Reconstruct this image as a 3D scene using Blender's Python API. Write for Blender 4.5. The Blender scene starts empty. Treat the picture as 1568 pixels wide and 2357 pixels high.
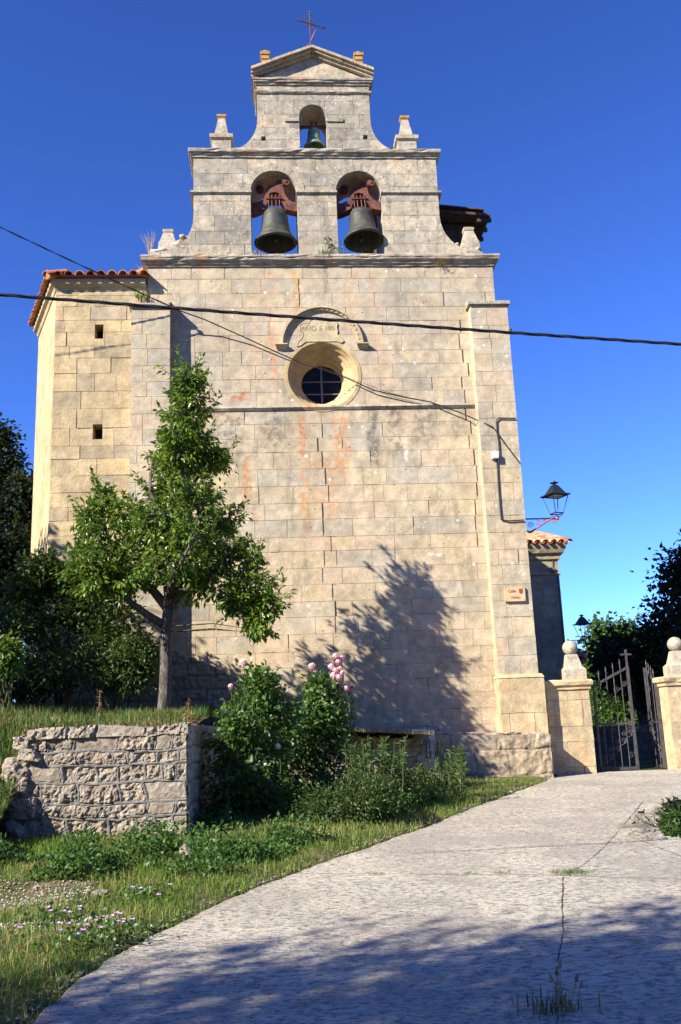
import bpy, bmesh, math, random
import numpy as np
from mathutils import Vector, Matrix
from mathutils.bvhtree import BVHTree

# ------------------------------------------------------------------ camera, sky, sun, exposure
# world: X along the church front, Y away from the viewer, Z up; the eye is at the origin, metres
SC = bpy.context.scene
COL = SC.collection
F_PX = 2160.0; CX = 784.0; CY = 1178.5
def _cam_axes():
    u = np.array([416 - CX, 8100 + CY, F_PX]); u /= np.linalg.norm(u)
    n = np.array([640 - CX, 0.0, F_PX]); n[1] = -(n[0]*u[0] + n[2]*u[2]) / u[1]; n /= np.linalg.norm(n)
    r = np.cross(u, n)
    if r[0] < 0: r = -r
    return np.array([r, n, u])
RR = _cam_axes()
cd = bpy.data.cameras.new('camera'); cam = bpy.data.objects.new('camera', cd); COL.objects.link(cam)
cd.sensor_fit = 'VERTICAL'; cd.sensor_height = 36.0; cd.lens = F_PX / 2357.0 * 36.0
cd.clip_start = 0.05; cd.clip_end = 2000
m = Matrix.Identity(4)
for i in range(3):
    m[i][0] = RR[i][0]; m[i][1] = RR[i][1]; m[i][2] = -RR[i][2]
cam.matrix_world = m
SC.camera = cam
def P(px, py, Y):
    w = RR @ np.array([px - CX, -(py - CY), F_PX]); w = w * (Y / w[1])
    return Vector(w)

SUN = Vector((1.47, 1.0, -1.16)).normalized()
w = bpy.data.worlds.new('World'); SC.world = w; w.use_nodes = True
nt = w.node_tree
bg = nt.nodes['Background']
sky = nt.nodes.new('ShaderNodeTexSky'); sky.sky_type = 'NISHITA'; sky.sun_disc = False
sky.sun_elevation = math.asin(-SUN.z)
sky.sun_rotation = math.atan2(-SUN.x, -SUN.y)
sky.altitude = 900; sky.air_density = 1.0; sky.dust_density = 0.0; sky.ozone_density = 3.5
gam = nt.nodes.new('ShaderNodeGamma'); gam.inputs['Gamma'].default_value = 1.3      # a deeper, polarised blue
mul = nt.nodes.new('ShaderNodeMix'); mul.data_type = 'RGBA'; mul.blend_type = 'MULTIPLY'; mul.inputs[0].default_value = 1.0
mul.inputs[7].default_value = (.62, .84, 1.42, 1)
nt.links.new(sky.outputs[0], gam.inputs['Color']); nt.links.new(gam.outputs[0], mul.inputs[6]); nt.links.new(mul.outputs[2], bg.inputs['Color'])
bg.inputs['Strength'].default_value = 0.051
sl = bpy.data.lights.new('sun', 'SUN'); sl.energy = 5.0; sl.angle = math.radians(0.5); sl.color = (1.0, 0.93, 0.79)
so = bpy.data.objects.new('sun', sl); COL.objects.link(so)
so.rotation_euler = SUN.to_track_quat('-Z', 'Y').to_euler(); so.location = (-20, -10, 25)
SC.view_settings.view_transform = 'Standard'; SC.view_settings.look = 'None'
SC.view_settings.exposure = 1.22; SC.view_settings.gamma = 1.0
SC.cycles.max_bounces = 6; SC.cycles.transparent_max_bounces = 8
SC.cycles.use_denoising = True

# ------------------------------------------------------------------ numpy noise
def _hash(ix, iy, seed):
    h = (ix.astype(np.int64) * 374761393 + iy.astype(np.int64) * 668265263 + seed * 1442695041) & 0xFFFFFFFF
    h = ((h ^ (h >> 13)) * 1274126177) & 0xFFFFFFFF
    return ((h ^ (h >> 16)) & 0xFFFF) / 65535.0
def vnoise(x, y, seed=0):
    x = np.asarray(x, float); y = np.asarray(y, float)
    ix = np.floor(x); iy = np.floor(y); fx = x - ix; fy = y - iy
    fx = fx*fx*(3-2*fx); fy = fy*fy*(3-2*fy)
    a = _hash(ix, iy, seed); b = _hash(ix+1, iy, seed); c = _hash(ix, iy+1, seed); d = _hash(ix+1, iy+1, seed)
    return a*(1-fx)*(1-fy) + b*fx*(1-fy) + c*(1-fx)*fy + d*fx*fy
def fbm(x, y, seed=0, oct=4):
    s = 0; a = .5
    for i in range(oct):
        s = s + a * vnoise(x * 2**i, y * 2**i, seed + i*17); a *= .5
    return s
def sstep(a, b, x):
    t = np.clip((np.asarray(x, float) - a) / (b - a), 0, 1); return t*t*(3-2*t)

# ------------------------------------------------------------------ objects
def tag(o, label, cat, group=None, kind=None):
    if label: o['label'] = label
    if cat: o['category'] = cat
    if group: o['group'] = group
    if kind: o['kind'] = kind
    return o
def thing(name, label, cat, loc=(0, 0, 0), group=None):
    o = bpy.data.objects.new(name, None); COL.objects.link(o); o.location = loc; o.empty_display_size = .2
    return tag(o, label, cat, group)
def link(name, me, parent=None):
    o = bpy.data.objects.new(name, me); COL.objects.link(o)
    if parent is not None:
        o.parent = parent
        if parent.type == 'EMPTY': o.matrix_parent_inverse = Matrix.Translation(parent.location).inverted()
    return o
def clean(name): return name.replace(' ', '_')

class MB:
    """collects shapes; build() links them as one mesh object"""
    def __init__(s): s.v = []; s.f = []; s.mi = []; s.a = []; s.cur = 0; s.attr = 0.5; s.sm = []; s.smooth = False
    def add(s, vs, fs, attr=None):
        n = len(s.v); s.v += [tuple(p) for p in vs]
        for f in fs:
            s.f.append(tuple(i + n for i in f)); s.mi.append(s.cur); s.a.append(s.attr if attr is None else attr); s.sm.append(s.smooth)
        return s
    def box(s, x0, x1, y0, y1, z0, z1, attr=None):
        return s.add([(x0,y0,z0),(x1,y0,z0),(x1,y1,z0),(x0,y1,z0),(x0,y0,z1),(x1,y0,z1),(x1,y1,z1),(x0,y1,z1)],
              [(0,3,2,1),(4,5,6,7),(0,1,5,4),(1,2,6,5),(2,3,7,6),(3,0,4,7)], attr)
    def hexa(s, bot, top, attr=None):
        n = len(bot)
        return s.add(list(bot) + list(top), [tuple(range(n-1, -1, -1)), tuple(range(n, 2*n))] + [(i, (i+1) % n, n+(i+1) % n, n+i) for i in range(n)], attr)
    def bar(s, a, b, w, h=None, up=(0, 0, 1)):
        a = Vector(a); b = Vector(b); d = (b-a).normalized(); h = h or w
        u = Vector(up)
        if abs(d.dot(u)) > .95: u = Vector((1, 0, 0))
        sd = d.cross(u).normalized(); u = sd.cross(d)
        q = [sd*(-w/2)+u*(-h/2), sd*(w/2)+u*(-h/2), sd*(w/2)+u*(h/2), sd*(-w/2)+u*(h/2)]
        return s.hexa([a+k for k in q], [b+k for k in q])
    def tube(s, pts, rad, n=8, cap=True):
        pts = [Vector(p) for p in pts]; k = len(pts)
        rad = [rad]*k if not hasattr(rad, '__len__') else rad
        vs = []; prev = None
        for i, p in enumerate(pts):
            d = (pts[min(i+1, k-1)] - pts[max(i-1, 0)])
            d = d.normalized() if d.length > 1e-9 else Vector((0, 0, 1))
            if prev is None:
                u = Vector((0, 0, 1)) if abs(d.z) < .9 else Vector((1, 0, 0))
            else: u = prev
            sd = d.cross(u)
            if sd.length < 1e-6: sd = d.orthogonal()
            sd.normalize(); u = sd.cross(d).normalized(); prev = u
            for j in range(n):
                t = 2*math.pi*j/n; vs.append(p + (sd*math.cos(t) + u*math.sin(t))*rad[i])
        fs = [(i*n+j, i*n+(j+1) % n, (i+1)*n+(j+1) % n, (i+1)*n+j) for i in range(k-1) for j in range(n)]
        if cap: fs += [tuple(range(n-1, -1, -1)), tuple(range((k-1)*n, k*n))]
        return s.add(vs, fs)
    def lathe(s, prof, c, n=32, axis='z', cap=True, tilt=None):
        """prof: (radius, height) pairs about point c; axis 'z', or 'y' (height along +Y)"""
        vs = []; c = Vector(c)
        for r, h in prof:
            for j in range(n):
                t = 2*math.pi*j/n
                v = Vector((r*math.cos(t), r*math.sin(t), h)) if axis == 'z' else (Vector((r*math.cos(t), h, r*math.sin(t))) if axis == 'y' else Vector((h, r*math.cos(t), r*math.sin(t))))
                if tilt: v = tilt @ v
                vs.append(c + v)
        k = len(prof)
        fs = [(i*n+j, i*n+(j+1) % n, (i+1)*n+(j+1) % n, (i+1)*n+j) for i in range(k-1) for j in range(n)]
        if cap: fs += [tuple(range(n-1, -1, -1)), tuple(range((k-1)*n, k*n))]
        return s.add(vs, fs)
    def prism(s, poly, y0, y1, holes=()):
        """poly: outline in (x, z); extruded from y0 to y1"""
        vs, fs = fillpoly(poly, holes)
        n = len(vs)
        V = [(x, y0, z) for x, z in vs] + [(x, y1, z) for x, z in vs]
        Fc = [tuple(f) for f in fs] + [tuple(i+n for i in reversed(f)) for f in fs]
        base = 0
        for loop in [poly] + list(holes):
            k = len(loop)
            for i in range(k): Fc.append((base+i, base+(i+1) % k, base+(i+1) % k+n, base+i+n))
            base += k
        return s.add(V, Fc)
    def build(s, name, mats, parent=None, normals=False):
        me = bpy.data.meshes.new(name)
        me.from_pydata(s.v, [], s.f)
        for mm in (mats if isinstance(mats, (list, tuple)) else [mats]): me.materials.append(mm)
        me.polygons.foreach_set('material_index', s.mi)
        me.polygons.foreach_set('use_smooth', s.sm)
        at = me.attributes.new('blk', 'FLOAT', 'FACE'); at.data.foreach_set('value', s.a)
        me.update()
        if normals:
            bm = bmesh.new(); bm.from_mesh(me); bmesh.ops.recalc_face_normals(bm, faces=bm.faces); bm.to_mesh(me); bm.free()
        return link(name, me, parent)

def fillpoly(poly, holes=()):
    from mathutils.geometry import tessellate_polygon
    loops = [list(poly)] + [list(h) for h in holes]
    vs = [p for l in loops for p in l]
    tris = tessellate_polygon([[Vector((x, z, 0)) for x, z in l] for l in loops])
    return vs, tris
def circle(cx, cz, r, n=40, a0=0, a1=2*math.pi, ends=False):
    k = n if not ends else n-1
    return [(cx + r*math.cos(a0+(a1-a0)*i/k), cz + r*math.sin(a0+(a1-a0)*i/k)) for i in range(n)]
def archpoly(x0, x1, z0, zs, n=24):
    c = (x0+x1)/2; r = (x1-x0)/2
    return [(x0, z0), (x1, z0)] + circle(c, zs, r, n, 0, math.pi, True)
def fastmesh(name, verts, faces_flat, nper, mats, parent=None, face_attr=None, smooth=False, vert_attr=None):
    me = bpy.data.meshes.new(name); nf = len(faces_flat)//nper
    me.vertices.add(len(verts)); me.vertices.foreach_set('co', np.asarray(verts, np.float32).ravel())
    me.loops.add(len(faces_flat)); me.loops.foreach_set('vertex_index', np.asarray(faces_flat, np.int32))
    me.polygons.add(nf); me.polygons.foreach_set('loop_start', np.arange(0, nf*nper, nper, dtype=np.int32))
    try: me.polygons.foreach_set('loop_total', np.full(nf, nper, np.int32))
    except Exception: pass
    for mm in (mats if isinstance(mats, (list, tuple)) else [mats]): me.materials.append(mm)
    me.polygons.foreach_set('use_smooth', np.full(nf, smooth, bool))
    for k, a in (face_attr or {}).items():
        at = me.attributes.new(k, 'FLOAT', 'FACE'); at.data.foreach_set('value', np.asarray(a, np.float32))
    for k, a in (vert_attr or {}).items():
        at = me.attributes.new(k, 'FLOAT', 'POINT'); at.data.foreach_set('value', np.asarray(a, np.float32))
    me.update(calc_edges=True); me.validate()
    return link(name, me, parent)
def gridmesh(name, PX, PY, PZ, mats, parent=None, attrs=None, keep=None, smooth=True, flip=False):
    h, wd = PX.shape
    idx = np.arange(h*wd).reshape(h, wd)
    q = np.stack([idx[:-1, :-1], idx[:-1, 1:], idx[1:, 1:], idx[1:, :-1]], -1).reshape(-1, 4)
    if flip: q = q[:, ::-1]
    if keep is not None:
        kk = keep.ravel(); q = q[kk[q].all(1)]
    return fastmesh(name, np.stack([PX, PY, PZ], -1).reshape(-1, 3), q.ravel(), 4, mats, parent, None, smooth, {k: v.ravel() for k, v in (attrs or {}).items()})

# ------------------------------------------------------------------ materials
class NT:
    def __init__(s, name):
        s.m = bpy.data.materials.new(name); s.m.use_nodes = True; s.t = s.m.node_tree
        s.b = s.t.nodes['Principled BSDF']; s.out = s.t.nodes['Material Output']
    def n(s, ty, **kw):
        o = s.t.nodes.new(ty)
        for k, v in kw.items(): setattr(o, k, v)
        return o
    def l(s, a, b): s.t.links.new(a, b)
    def setin(s, inp, v):
        if hasattr(v, 'is_output') or isinstance(v, bpy.types.NodeSocket): s.l(v, inp)
        else: inp.default_value = v
    def pos(s):
        if not hasattr(s, '_p'): s._p = s.n('ShaderNodeNewGeometry').outputs['Position']
        return s._p
    def mapped(s, scale=(1, 1, 1), loc=(0, 0, 0), rot=(0, 0, 0)):
        mp = s.n('ShaderNodeMapping'); mp.inputs['Scale'].default_value = scale; mp.inputs['Location'].default_value = loc; mp.inputs['Rotation'].default_value = rot
        s.l(s.pos(), mp.inputs['Vector']); return mp.outputs[0]
    def noise(s, scale, detail=4, rough=.55, vec=None, dist=0):
        o = s.n('ShaderNodeTexNoise'); o.inputs['Scale'].default_value = scale; o.inputs['Detail'].default_value = detail
        o.inputs['Roughness'].default_value = rough; o.inputs['Distortion'].default_value = dist
        s.l(vec if vec is not None else s.pos(), o.inputs['Vector']); return o.outputs['Fac']
    def voro(s, scale, vec=None, feature='F1', out='Distance'):
        o = s.n('ShaderNodeTexVoronoi', feature=feature); o.inputs['Scale'].default_value = scale
        s.l(vec if vec is not None else s.pos(), o.inputs['Vector']); return o.outputs[out]
    def math(s, op, a, b=0.0, c=None, clamp=False):
        o = s.n('ShaderNodeMath', operation=op, use_clamp=clamp); s.setin(o.inputs[0], a); s.setin(o.inputs[1], b)
        if c is not None: s.setin(o.inputs[2], c)
        return o.outputs[0]
    def ss(s, x, a, b, lo=0.0, hi=1.0):
        o = s.n('ShaderNodeMapRange', interpolation_type='SMOOTHSTEP'); s.setin(o.inputs['Value'], x)
        for k, v in zip(('From Min', 'From Max', 'To Min', 'To Max'), (a, b, lo, hi)): o.inputs[k].default_value = v
        return o.outputs['Result']
    def mix(s, f, a, b, blend='MIX'):
        o = s.n('ShaderNodeMix', data_type='RGBA', blend_type=blend); s.setin(o.inputs[0], f)
        for i, v in ((6, a), (7, b)):
            if isinstance(v, tuple): v = (*v, 1.0) if len(v) == 3 else v
            s.setin(o.inputs[i], v)
        return o.outputs[2]
    def ramp(s, f, stops, interp='LINEAR'):
        o = s.n('ShaderNodeValToRGB'); o.color_ramp.interpolation = interp
        e = o.color_ramp.elements
        while len(e) < len(stops): e.new(.5)
        for q, (p, c) in zip(e, stops): q.position = p; q.color = (*c, 1) if len(c) == 3 else c
        s.setin(o.inputs[0], f); return o.outputs[0]
    def attr(s, name, out='Fac'):
        o = s.n('ShaderNodeAttribute'); o.attribute_name = name; return o.outputs[out]
    def xyz(s):
        o = s.n('ShaderNodeSeparateXYZ'); s.l(s.pos(), o.inputs[0]); return o.outputs
    def bump(s, h, strength=.5, dist=.02, prev=None):
        o = s.n('ShaderNodeBump'); o.inputs['Strength'].default_value = strength; o.inputs['Distance'].default_value = dist
        s.l(h, o.inputs['Height'])
        if prev is not None: s.l(prev, o.inputs['Normal'])
        return o.outputs[0]
    def done(s, col, rough=.85, normal=None, metal=0.0, spec=.3):
        s.setin(s.b.inputs['Base Color'], (*col, 1) if isinstance(col, tuple) and len(col) == 3 else col)
        s.setin(s.b.inputs['Roughness'], rough); s.b.inputs['Metallic'].default_value = metal
        s.b.inputs['Specular IOR Level'].default_value = spec
        if normal is not None: s.l(normal, s.b.inputs['Normal'])
        return s.m

def stone(name, pal, lichen=.2, grime=.3, orange=0.0, streaks=(), bump=.5, blkamt=1.0, orange_scale=2.2, pits=.3, mottle=0.0, spots=0.0, grey_up=None):
    """weathered limestone: a tint per block, patches, lichen, grime and named streaks (x, z_low, z_high, half width, colour, strength)"""
    t = NT(name)
    blk = t.attr('blk')
    big = t.noise(.55, 4, .6); med = t.noise(4.5, 5, .62); fine = t.noise(46, 3, .7)
    f = t.math('ADD', t.math('MULTIPLY', blk, blkamt), t.math('MULTIPLY', t.math('SUBTRACT', big, .5), .9), clamp=True)
    k = len(pal)
    col = t.ramp(f, [(i/(k-1), c) for i, c in enumerate(pal)])
    v = t.ss(med, .25, .8, .72, 1.2)
    col = t.mix(1.0, col, v, 'MULTIPLY')
    col = t.mix(1.0, col, t.ss(fine, .2, .8, .82, 1.14), 'MULTIPLY')
    patchy = t.noise(1.05, 5, .62, t.mapped((1, 1, .7), (3, 1, 7)))
    col = t.mix(1.0, col, t.ss(patchy, .3, .7, .88, 1.13), 'MULTIPLY')
    if grey_up:
        zz = t.math('ADD', t.xyz()[2], t.math('MULTIPLY', t.math('SUBTRACT', t.noise(.8, 5, .65), .5), 5.0))
        col = t.mix(t.ss(zz, grey_up[0], grey_up[1], 0, grey_up[2]), col, (.33, .30, .25))
    if mottle:
        mo = t.noise(6.5, 6, .72); col = t.mix(t.math('MULTIPLY', t.ss(mo, .52, .62), mottle), col, (.175, .16, .135))
        mo2 = t.noise(8.3, 6, .74, t.mapped((1, 1, 1), (5, 3, 2))); col = t.mix(t.math('MULTIPLY', t.ss(mo2, .56, .64), mottle*.8), col, (.56, .52, .44))
    # dark grime, run down by the rain
    g = t.noise(1.4, 6, .65, t.mapped((1.6, 1.6, .42)))
    gm = t.math('MULTIPLY', t.ss(g, .52, .74), grime)
    gm = t.math('MULTIPLY', gm, t.ss(t.noise(7, 3, .6), .3, .62, .35, 1))
    col = t.mix(gm, col, (.13, .115, .095))
    if streaks:
        X, Y, Z = t.xyz()
        wob = t.math('MULTIPLY', t.math('SUBTRACT', t.noise(1.9, 4, .7), .5), .55)
        fleck = t.noise(8.5, 4, .7)
        for (x0, z0, z1, hw, c, st) in streaks:
            d = t.math('ABSOLUTE', t.math('SUBTRACT', t.math('ADD', X, t.math('MULTIPLY', wob, hw*2.2)), x0))
            a = t.ss(d, hw*.25, hw, 1, 0)
            b = t.math('MULTIPLY', t.ss(Z, z0, z0+(z1-z0)*.35), t.ss(Z, z1-.08, z1+.02, 1, 0))
            mm = t.math('MULTIPLY', t.math('MULTIPLY', a, b), t.ss(fleck, .42, .60, .05, 1.0))
            col = t.mix(t.math('MULTIPLY', mm, st), col, c)
    # pale crust lichen: small round spots gathered in patches
    sp = t.ss(t.voro(13), .16, .28, 1, 0)
    sp2 = t.ss(t.noise(17, 4, .75), .57, .66)
    patch = t.ss(t.noise(1.7, 4, .6), .42, .6)
    lm = t.math('MULTIPLY', t.math('MAXIMUM', t.math('MULTIPLY', sp, t.ss(t.noise(5, 2), .5, .6)), sp2), patch)
    col = t.mix(t.math('MULTIPLY', lm, lichen), col, (.62, .58, .50))
    dk = t.math('MULTIPLY', t.ss(t.noise(23, 3, .7), .6, .7), t.ss(t.noise(1.1, 3, .6), .45, .65))
    col = t.mix(t.math('MULTIPLY', dk, lichen*.9), col, (.14, .13, .115))
    if spots:
        vd = t.voro(4.2); vc = t.voro(4.2, None, 'F1', 'Color'); sc = t.n('ShaderNodeSeparateColor'); t.l(vc, sc.inputs[0])
        sm = t.math('MULTIPLY', t.ss(vd, .10, .17, 1, 0), t.ss(sc.outputs[0], .72, .76))
        col = t.mix(t.math('MULTIPLY', sm, spots), col, (.66, .63, .56))
        cm = t.math('MULTIPLY', t.ss(t.voro(3.1, t.mapped((1, 1, 1.7), (2, 2, 2))), .05, .085, 1, 0), spots)
        col = t.mix(cm, col, (.12, .095, .07))
    if orange:
        om = t.math('MULTIPLY', t.ss(t.noise(orange_scale, 5, .75), .53, .66), t.ss(t.noise(14, 3, .7), .38, .6))
        col = t.mix(t.math('MULTIPLY', om, orange), col, (.48, .17, .03))
    pit = t.ss(t.voro(19), .02, .10, 0, 1)
    pitm = t.math('MAXIMUM', pit, t.ss(t.noise(3, 2), .5, .56, 1, 0) )
    col = t.mix(t.math('MULTIPLY', t.math('SUBTRACT', 1.0, pitm), pits), col, (.10, .08, .06))
    h = t.math('ADD', t.math('MULTIPLY', med, .9), t.math('MULTIPLY', fine, .35))
    h = t.math('ADD', h, t.math('MULTIPLY', pitm, .5))
    return t.done(col, .9, t.bump(h, bump, .025), spec=.15)

TAN = (.49, .40, .27); GREY = (.41, .355, .27); YEL = (.53, .43, .27); PINK = (.51, .39, .275); PALE = (.54, .465, .33); LGREY = (.455, .395, .30)
ORG = (.50, .17, .045); ORG2 = (.52, .22, .07); DRK = (.12, .105, .09); RED = (.42, .12, .035)
M = {}
M['facade'] = stone('facade_limestone', [GREY, LGREY, TAN, TAN, PINK, YEL], lichen=.6, grime=.62, bump=.8, pits=.55, blkamt=1.05, spots=.85, mottle=.16, grey_up=(5, 9, .22), streaks=[
    (2.78, 5.30, 5.85, .07, (.66, .62, .55), .95), (3.25, 3.30, 3.46, .3, (.66, .62, .55), .8),
    (.60, 8.2, 9.75, .16, (.52, .27, .08), .75), (1.75, 8.0, 9.7, .20, (.50, .30, .17), .6), (2.3, 7.0, 9.7, .22, (.50, .30, .18), .45),
    (.05, 6.9, 9.7, .20, (.50, .29, .17), .5), (-.25, 6.0, 9.6, .22, (.52, .33, .20), .4),
    (.64, 5.35, 6.42, .10, (.50, .13, .03), .95), (.66, 3.5, 5.5, .16, ORG2, .65), (1.45, 4.9, 6.4, .28, ORG2, .75), (1.1, 3.9, 5.6, .40, ORG2, .45),
    (-.52, 4.5, 5.6, .12, ORG, .8), (-.58, 6.65, 6.95, .38, RED, .85), (.12, 6.7, 8.3, .14, ORG2, .6),
    (2.1, 4.9, 6.55, .18, DRK, .8), (2.55, 5.3, 6.55, .32, DRK, .65), (3.2, 5.5, 6.55, .4, DRK, .55), (.05, 5.3, 6.55, .35, DRK, .6), (-.9, 5.1, 6.55, .6, DRK, .6), (3.9, 5.6, 6.55, .4, DRK, .45), (3.4, 6.6, 8.4, .6, (.24, .22, .19), .5), (-1.6, 6.7, 8.9, .5, (.24, .22, .19), .5),
    (1.12, 2.2, 3.9, .5, (.50, .30, .19), .4), (-.1, .9, 2.6, .8, (.50, .31, .2), .35)])
M['belfry'] = stone('belfry_limestone', [(.31, .28, .23), (.37, .33, .265), (.42, .365, .28), (.46, .39, .285), (.49, .395, .26)], lichen=.9, grime=.85, orange=.2, bump=.9, blkamt=.85, pits=.6, mottle=.62, spots=.6)
M['buttress'] = stone('buttress_limestone', [GREY, LGREY, TAN, TAN, PINK, YEL, PALE], lichen=.5, grime=.4, bump=.8, pits=.5, blkamt=.8, spots=.7, mottle=.12, grey_up=(5, 9.5, .18))
M['annex'] = stone('annex_limestone', [(.40, .32, .21), (.47, .37, .225), (.55, .42, .235), (.52, .41, .25), (.42, .34, .24)], lichen=.18, grime=.22, bump=1.0)
M['annex_side'] = stone('annex_render', [(.46, .36, .21), (.50, .385, .22), (.47, .37, .23)], lichen=.1, grime=.18, bump=.5)
M['cornice'] = stone('cornice_limestone', [(.34, .31, .26), (.42, .37, .29), (.46, .38, .27)], lichen=.6, grime=1.0, orange=.85, bump=.9, pits=.6, mottle=.6)
M['raking'] = stone('pediment_limestone', [(.40, .35, .27), (.47, .40, .29), (.50, .40, .26)], lichen=.6, grime=.8, orange=1.0, bump=.8, orange_scale=3.4, mottle=.4)
M['orange_cap'] = stone('lichen_covered_stone', [(.44, .30, .14), (.46, .27, .09), (.48, .22, .05)], lichen=.2, grime=.45, orange=.95, bump=.7, orange_scale=4)
M['reveal'] = stone('oculus_limestone', [(.44, .325, .175), (.49, .37, .20), (.47, .34, .185)], lichen=.05, grime=.15, bump=.3, pits=.05)
M['panel'] = stone('carved_limestone', [(.45, .365, .23), (.49, .40, .255), (.46, .355, .22)], lichen=.3, grime=.2, bump=.5)
M['pillar'] = stone('gate_pillar_limestone', [(.45, .36, .24), (.55, .43, .26), (.60, .46, .25), (.55, .45, .31)], lichen=.55, grime=.5, orange=.4, bump=.8, mottle=.28, spots=.5)
M['finial'] = stone('finial_limestone', [(.38, .34, .28), (.44, .38, .29), (.46, .38, .26)], lichen=.8, grime=.6, orange=.4, bump=.9, mottle=.6)
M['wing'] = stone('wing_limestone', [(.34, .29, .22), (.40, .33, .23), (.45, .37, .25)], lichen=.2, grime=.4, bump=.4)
t = NT('old_mortar'); c = t.ramp(t.noise(7, 4), [(.3, (.24, .195, .135)), (.7, (.42, .345, .245))]); M['mortar'] = t.done(c, .95, t.bump(t.noise(60, 3), .5, .01), spec=.1)

M['tile_dark'] = None
def rubble_mat(name, pal, mortar, lichen=.4, bump=.6):
    t = NT(name); blk = t.attr('blk'); mo = t.attr('joint')
    col = t.ramp(t.math('ADD', blk, t.math('MULTIPLY', t.math('SUBTRACT', t.noise(3, 4), .5), .7), clamp=True), [(i/(len(pal)-1), c) for i, c in enumerate(pal)])
    med = t.noise(14, 5, .65); fine = t.noise(70, 3, .7)
    col = t.mix(1.0, col, t.ss(med, .25, .8, .62, 1.22), 'MULTIPLY')
    col = t.mix(t.math('MULTIPLY', t.ss(t.noise(9, 4, .7), .55, .68), lichen), col, (.60, .57, .52))
    col = t.mix(t.math('MULTIPLY', t.ss(t.noise(5, 4, .7), .57, .7), .55), col, (.14, .12, .10))
    col = t.mix(t.math('MULTIPLY', t.ss(t.noise(6.3, 4, .7), .6, .7), .5), col, (.42, .22, .09))
    mc = t.mix(t.ss(t.noise(22, 4), .35, .7), mortar, tuple(x*.62 for x in mortar))
    col = t.mix(mo, col, mc)
    return t.done(col, .93, t.bump(t.math('ADD', med, t.math('MULTIPLY', fine, .5)), bump, .02), spec=.12)
M['rubble'] = rubble_mat('rock_faced_limestone', [(.27, .23, .18), (.32, .27, .21), (.30, .245, .195), (.35, .30, .24)], (.215, .205, .19))
M['rubble_old'] = rubble_mat('old_rubble_limestone', [(.34, .27, .19), (.42, .33, .22), (.36, .30, .23), (.46, .37, .26)], (.24, .20, .145), bump=.9)

M['rubble_dark'] = rubble_mat('yard_stone_painted_shade', [(.10, .085, .07), (.14, .115, .09), (.12, .10, .08)], (.08, .07, .055), lichen=.1)  # stone colour darkened to stand in for the church's shadow
def plain(name, c, rough=.6, metal=0.0, var=.25, scale=9, bump=.15, spec=.4, c2=None):
    t = NT(name); f = t.noise(scale, 4, .65)
    c2 = c2 or tuple(min(1, x*(1+var)) for x in c)
    col = t.mix(t.ss(f, .3, .7), tuple(x*(1-var) for x in c), c2)
    return t.done(col, rough, t.bump(t.noise(scale*6, 3), bump, .008), metal, spec)
M['iron_dark'] = plain('dark_wrought_iron', (.055, .05, .05), .6, .2, .3, 12)
M['iron_gate'] = plain('weathered_grey_iron', (.075, .068, .07), .6, .2, .3, 10)
M['iron_rust'] = plain('rusty_iron', (.12, .055, .035), .8, .1, .4, 14)
M['yoke'] = plain('red_oxide_cast_iron', (.11, .036, .026), .7, .1, .4, 8, c2=(.19, .065, .045))
M['lamp'] = plain('black_lamp_enamel', (.022, .024, .028), .32, .1, .2, 10, .05, .6)
M['lamp_red'] = plain('red_primed_iron', (.38, .10, .07), .6, .0, .35, 12)
M['reflector'] = plain('lamp_reflector', (.42, .38, .32), .5, 0, .1)
M['cable'] = plain('black_cable_sheath', (.025, .025, .027), .45, 0, .3, 20)
M['cable_grey'] = plain('weathered_cable', (.06, .058, .056), .6, 0, .3, 20)
M['box_white'] = plain('white_plastic', (.72, .72, .70), .5, 0, .06)
M['tile_dark'] = plain('roof_tile_painted_shade', (.075, .045, .035), .9, 0, .4, 6)  # tile tone darkened to paint the hut roof's backlit shade
M['gravel'] = plain('pale_gravel', (.30, .26, .20), .95, 0, .3, 30)
M['wood'] = plain('dark_weathered_wood', (.06, .045, .035), .85, 0, .4, 5)
M['void'] = plain('painted_shade_and_dark_joints', (.03, .025, .02), .95, 0, .2)  # near-black for dark joints and painted shade in cracks and openings
M['frame'] = plain('grey_window_bars', (.16, .145, .14), .6, .2, .2)
t = NT('bronze_patina')
c = t.mix(t.ss(t.noise(3, 5, .65, t.mapped((1.3, 1.3, .5))), .35, .68), (.045, .045, .037), (.085, .088, .07)); c = t.mix(t.math('MULTIPLY', t.ss(t.noise(9, 4, .7), .56, .7), .5), c, (.15, .145, .115))
M['bronze'] = t.done(c, .62, t.bump(t.noise(40, 3), .12, .01), .35, .4)
t = NT('green_bronze'); c = t.mix(t.ss(t.noise(6, 5, .65), .35, .68), (.12, .17, .13), (.24, .33, .26)); M['bronze_green'] = t.done(c, .65, t.bump(t.noise(40, 3), .12, .01), .25, .4)
t = NT('window_pane'); M['pane'] = t.done(t.mix(t.ss(t.noise(4, 3), .4, .7), (.006, .006, .008), (.016, .015, .017)), .3, None, 0, .12)
t = NT('terracotta_tile'); a = t.noise(3.5, 4, .6); c = t.ramp(t.math('ADD', t.math('MULTIPLY', t.attr('blk'), .8), t.math('MULTIPLY', a, .35)), [(.1, (.30, .105, .05)), (.45, (.46, .19, .10)), (.75, (.55, .28, .16)), (1, (.50, .33, .22))])
c = t.mix(t.math('MULTIPLY', t.ss(t.noise(12, 4, .7), .55, .68), .45), c, (.13, .10, .07)); M['tile'] = t.done(c, .85, t.bump(t.noise(30, 3), .35, .01), spec=.15)
t = NT('sign_ceramic'); M['sign'] = t.done(t.mix(t.ss(t.noise(6, 3), .35, .7), (.53, .38, .215), (.58, .43, .26)), .5, None, 0, .35)
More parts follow.
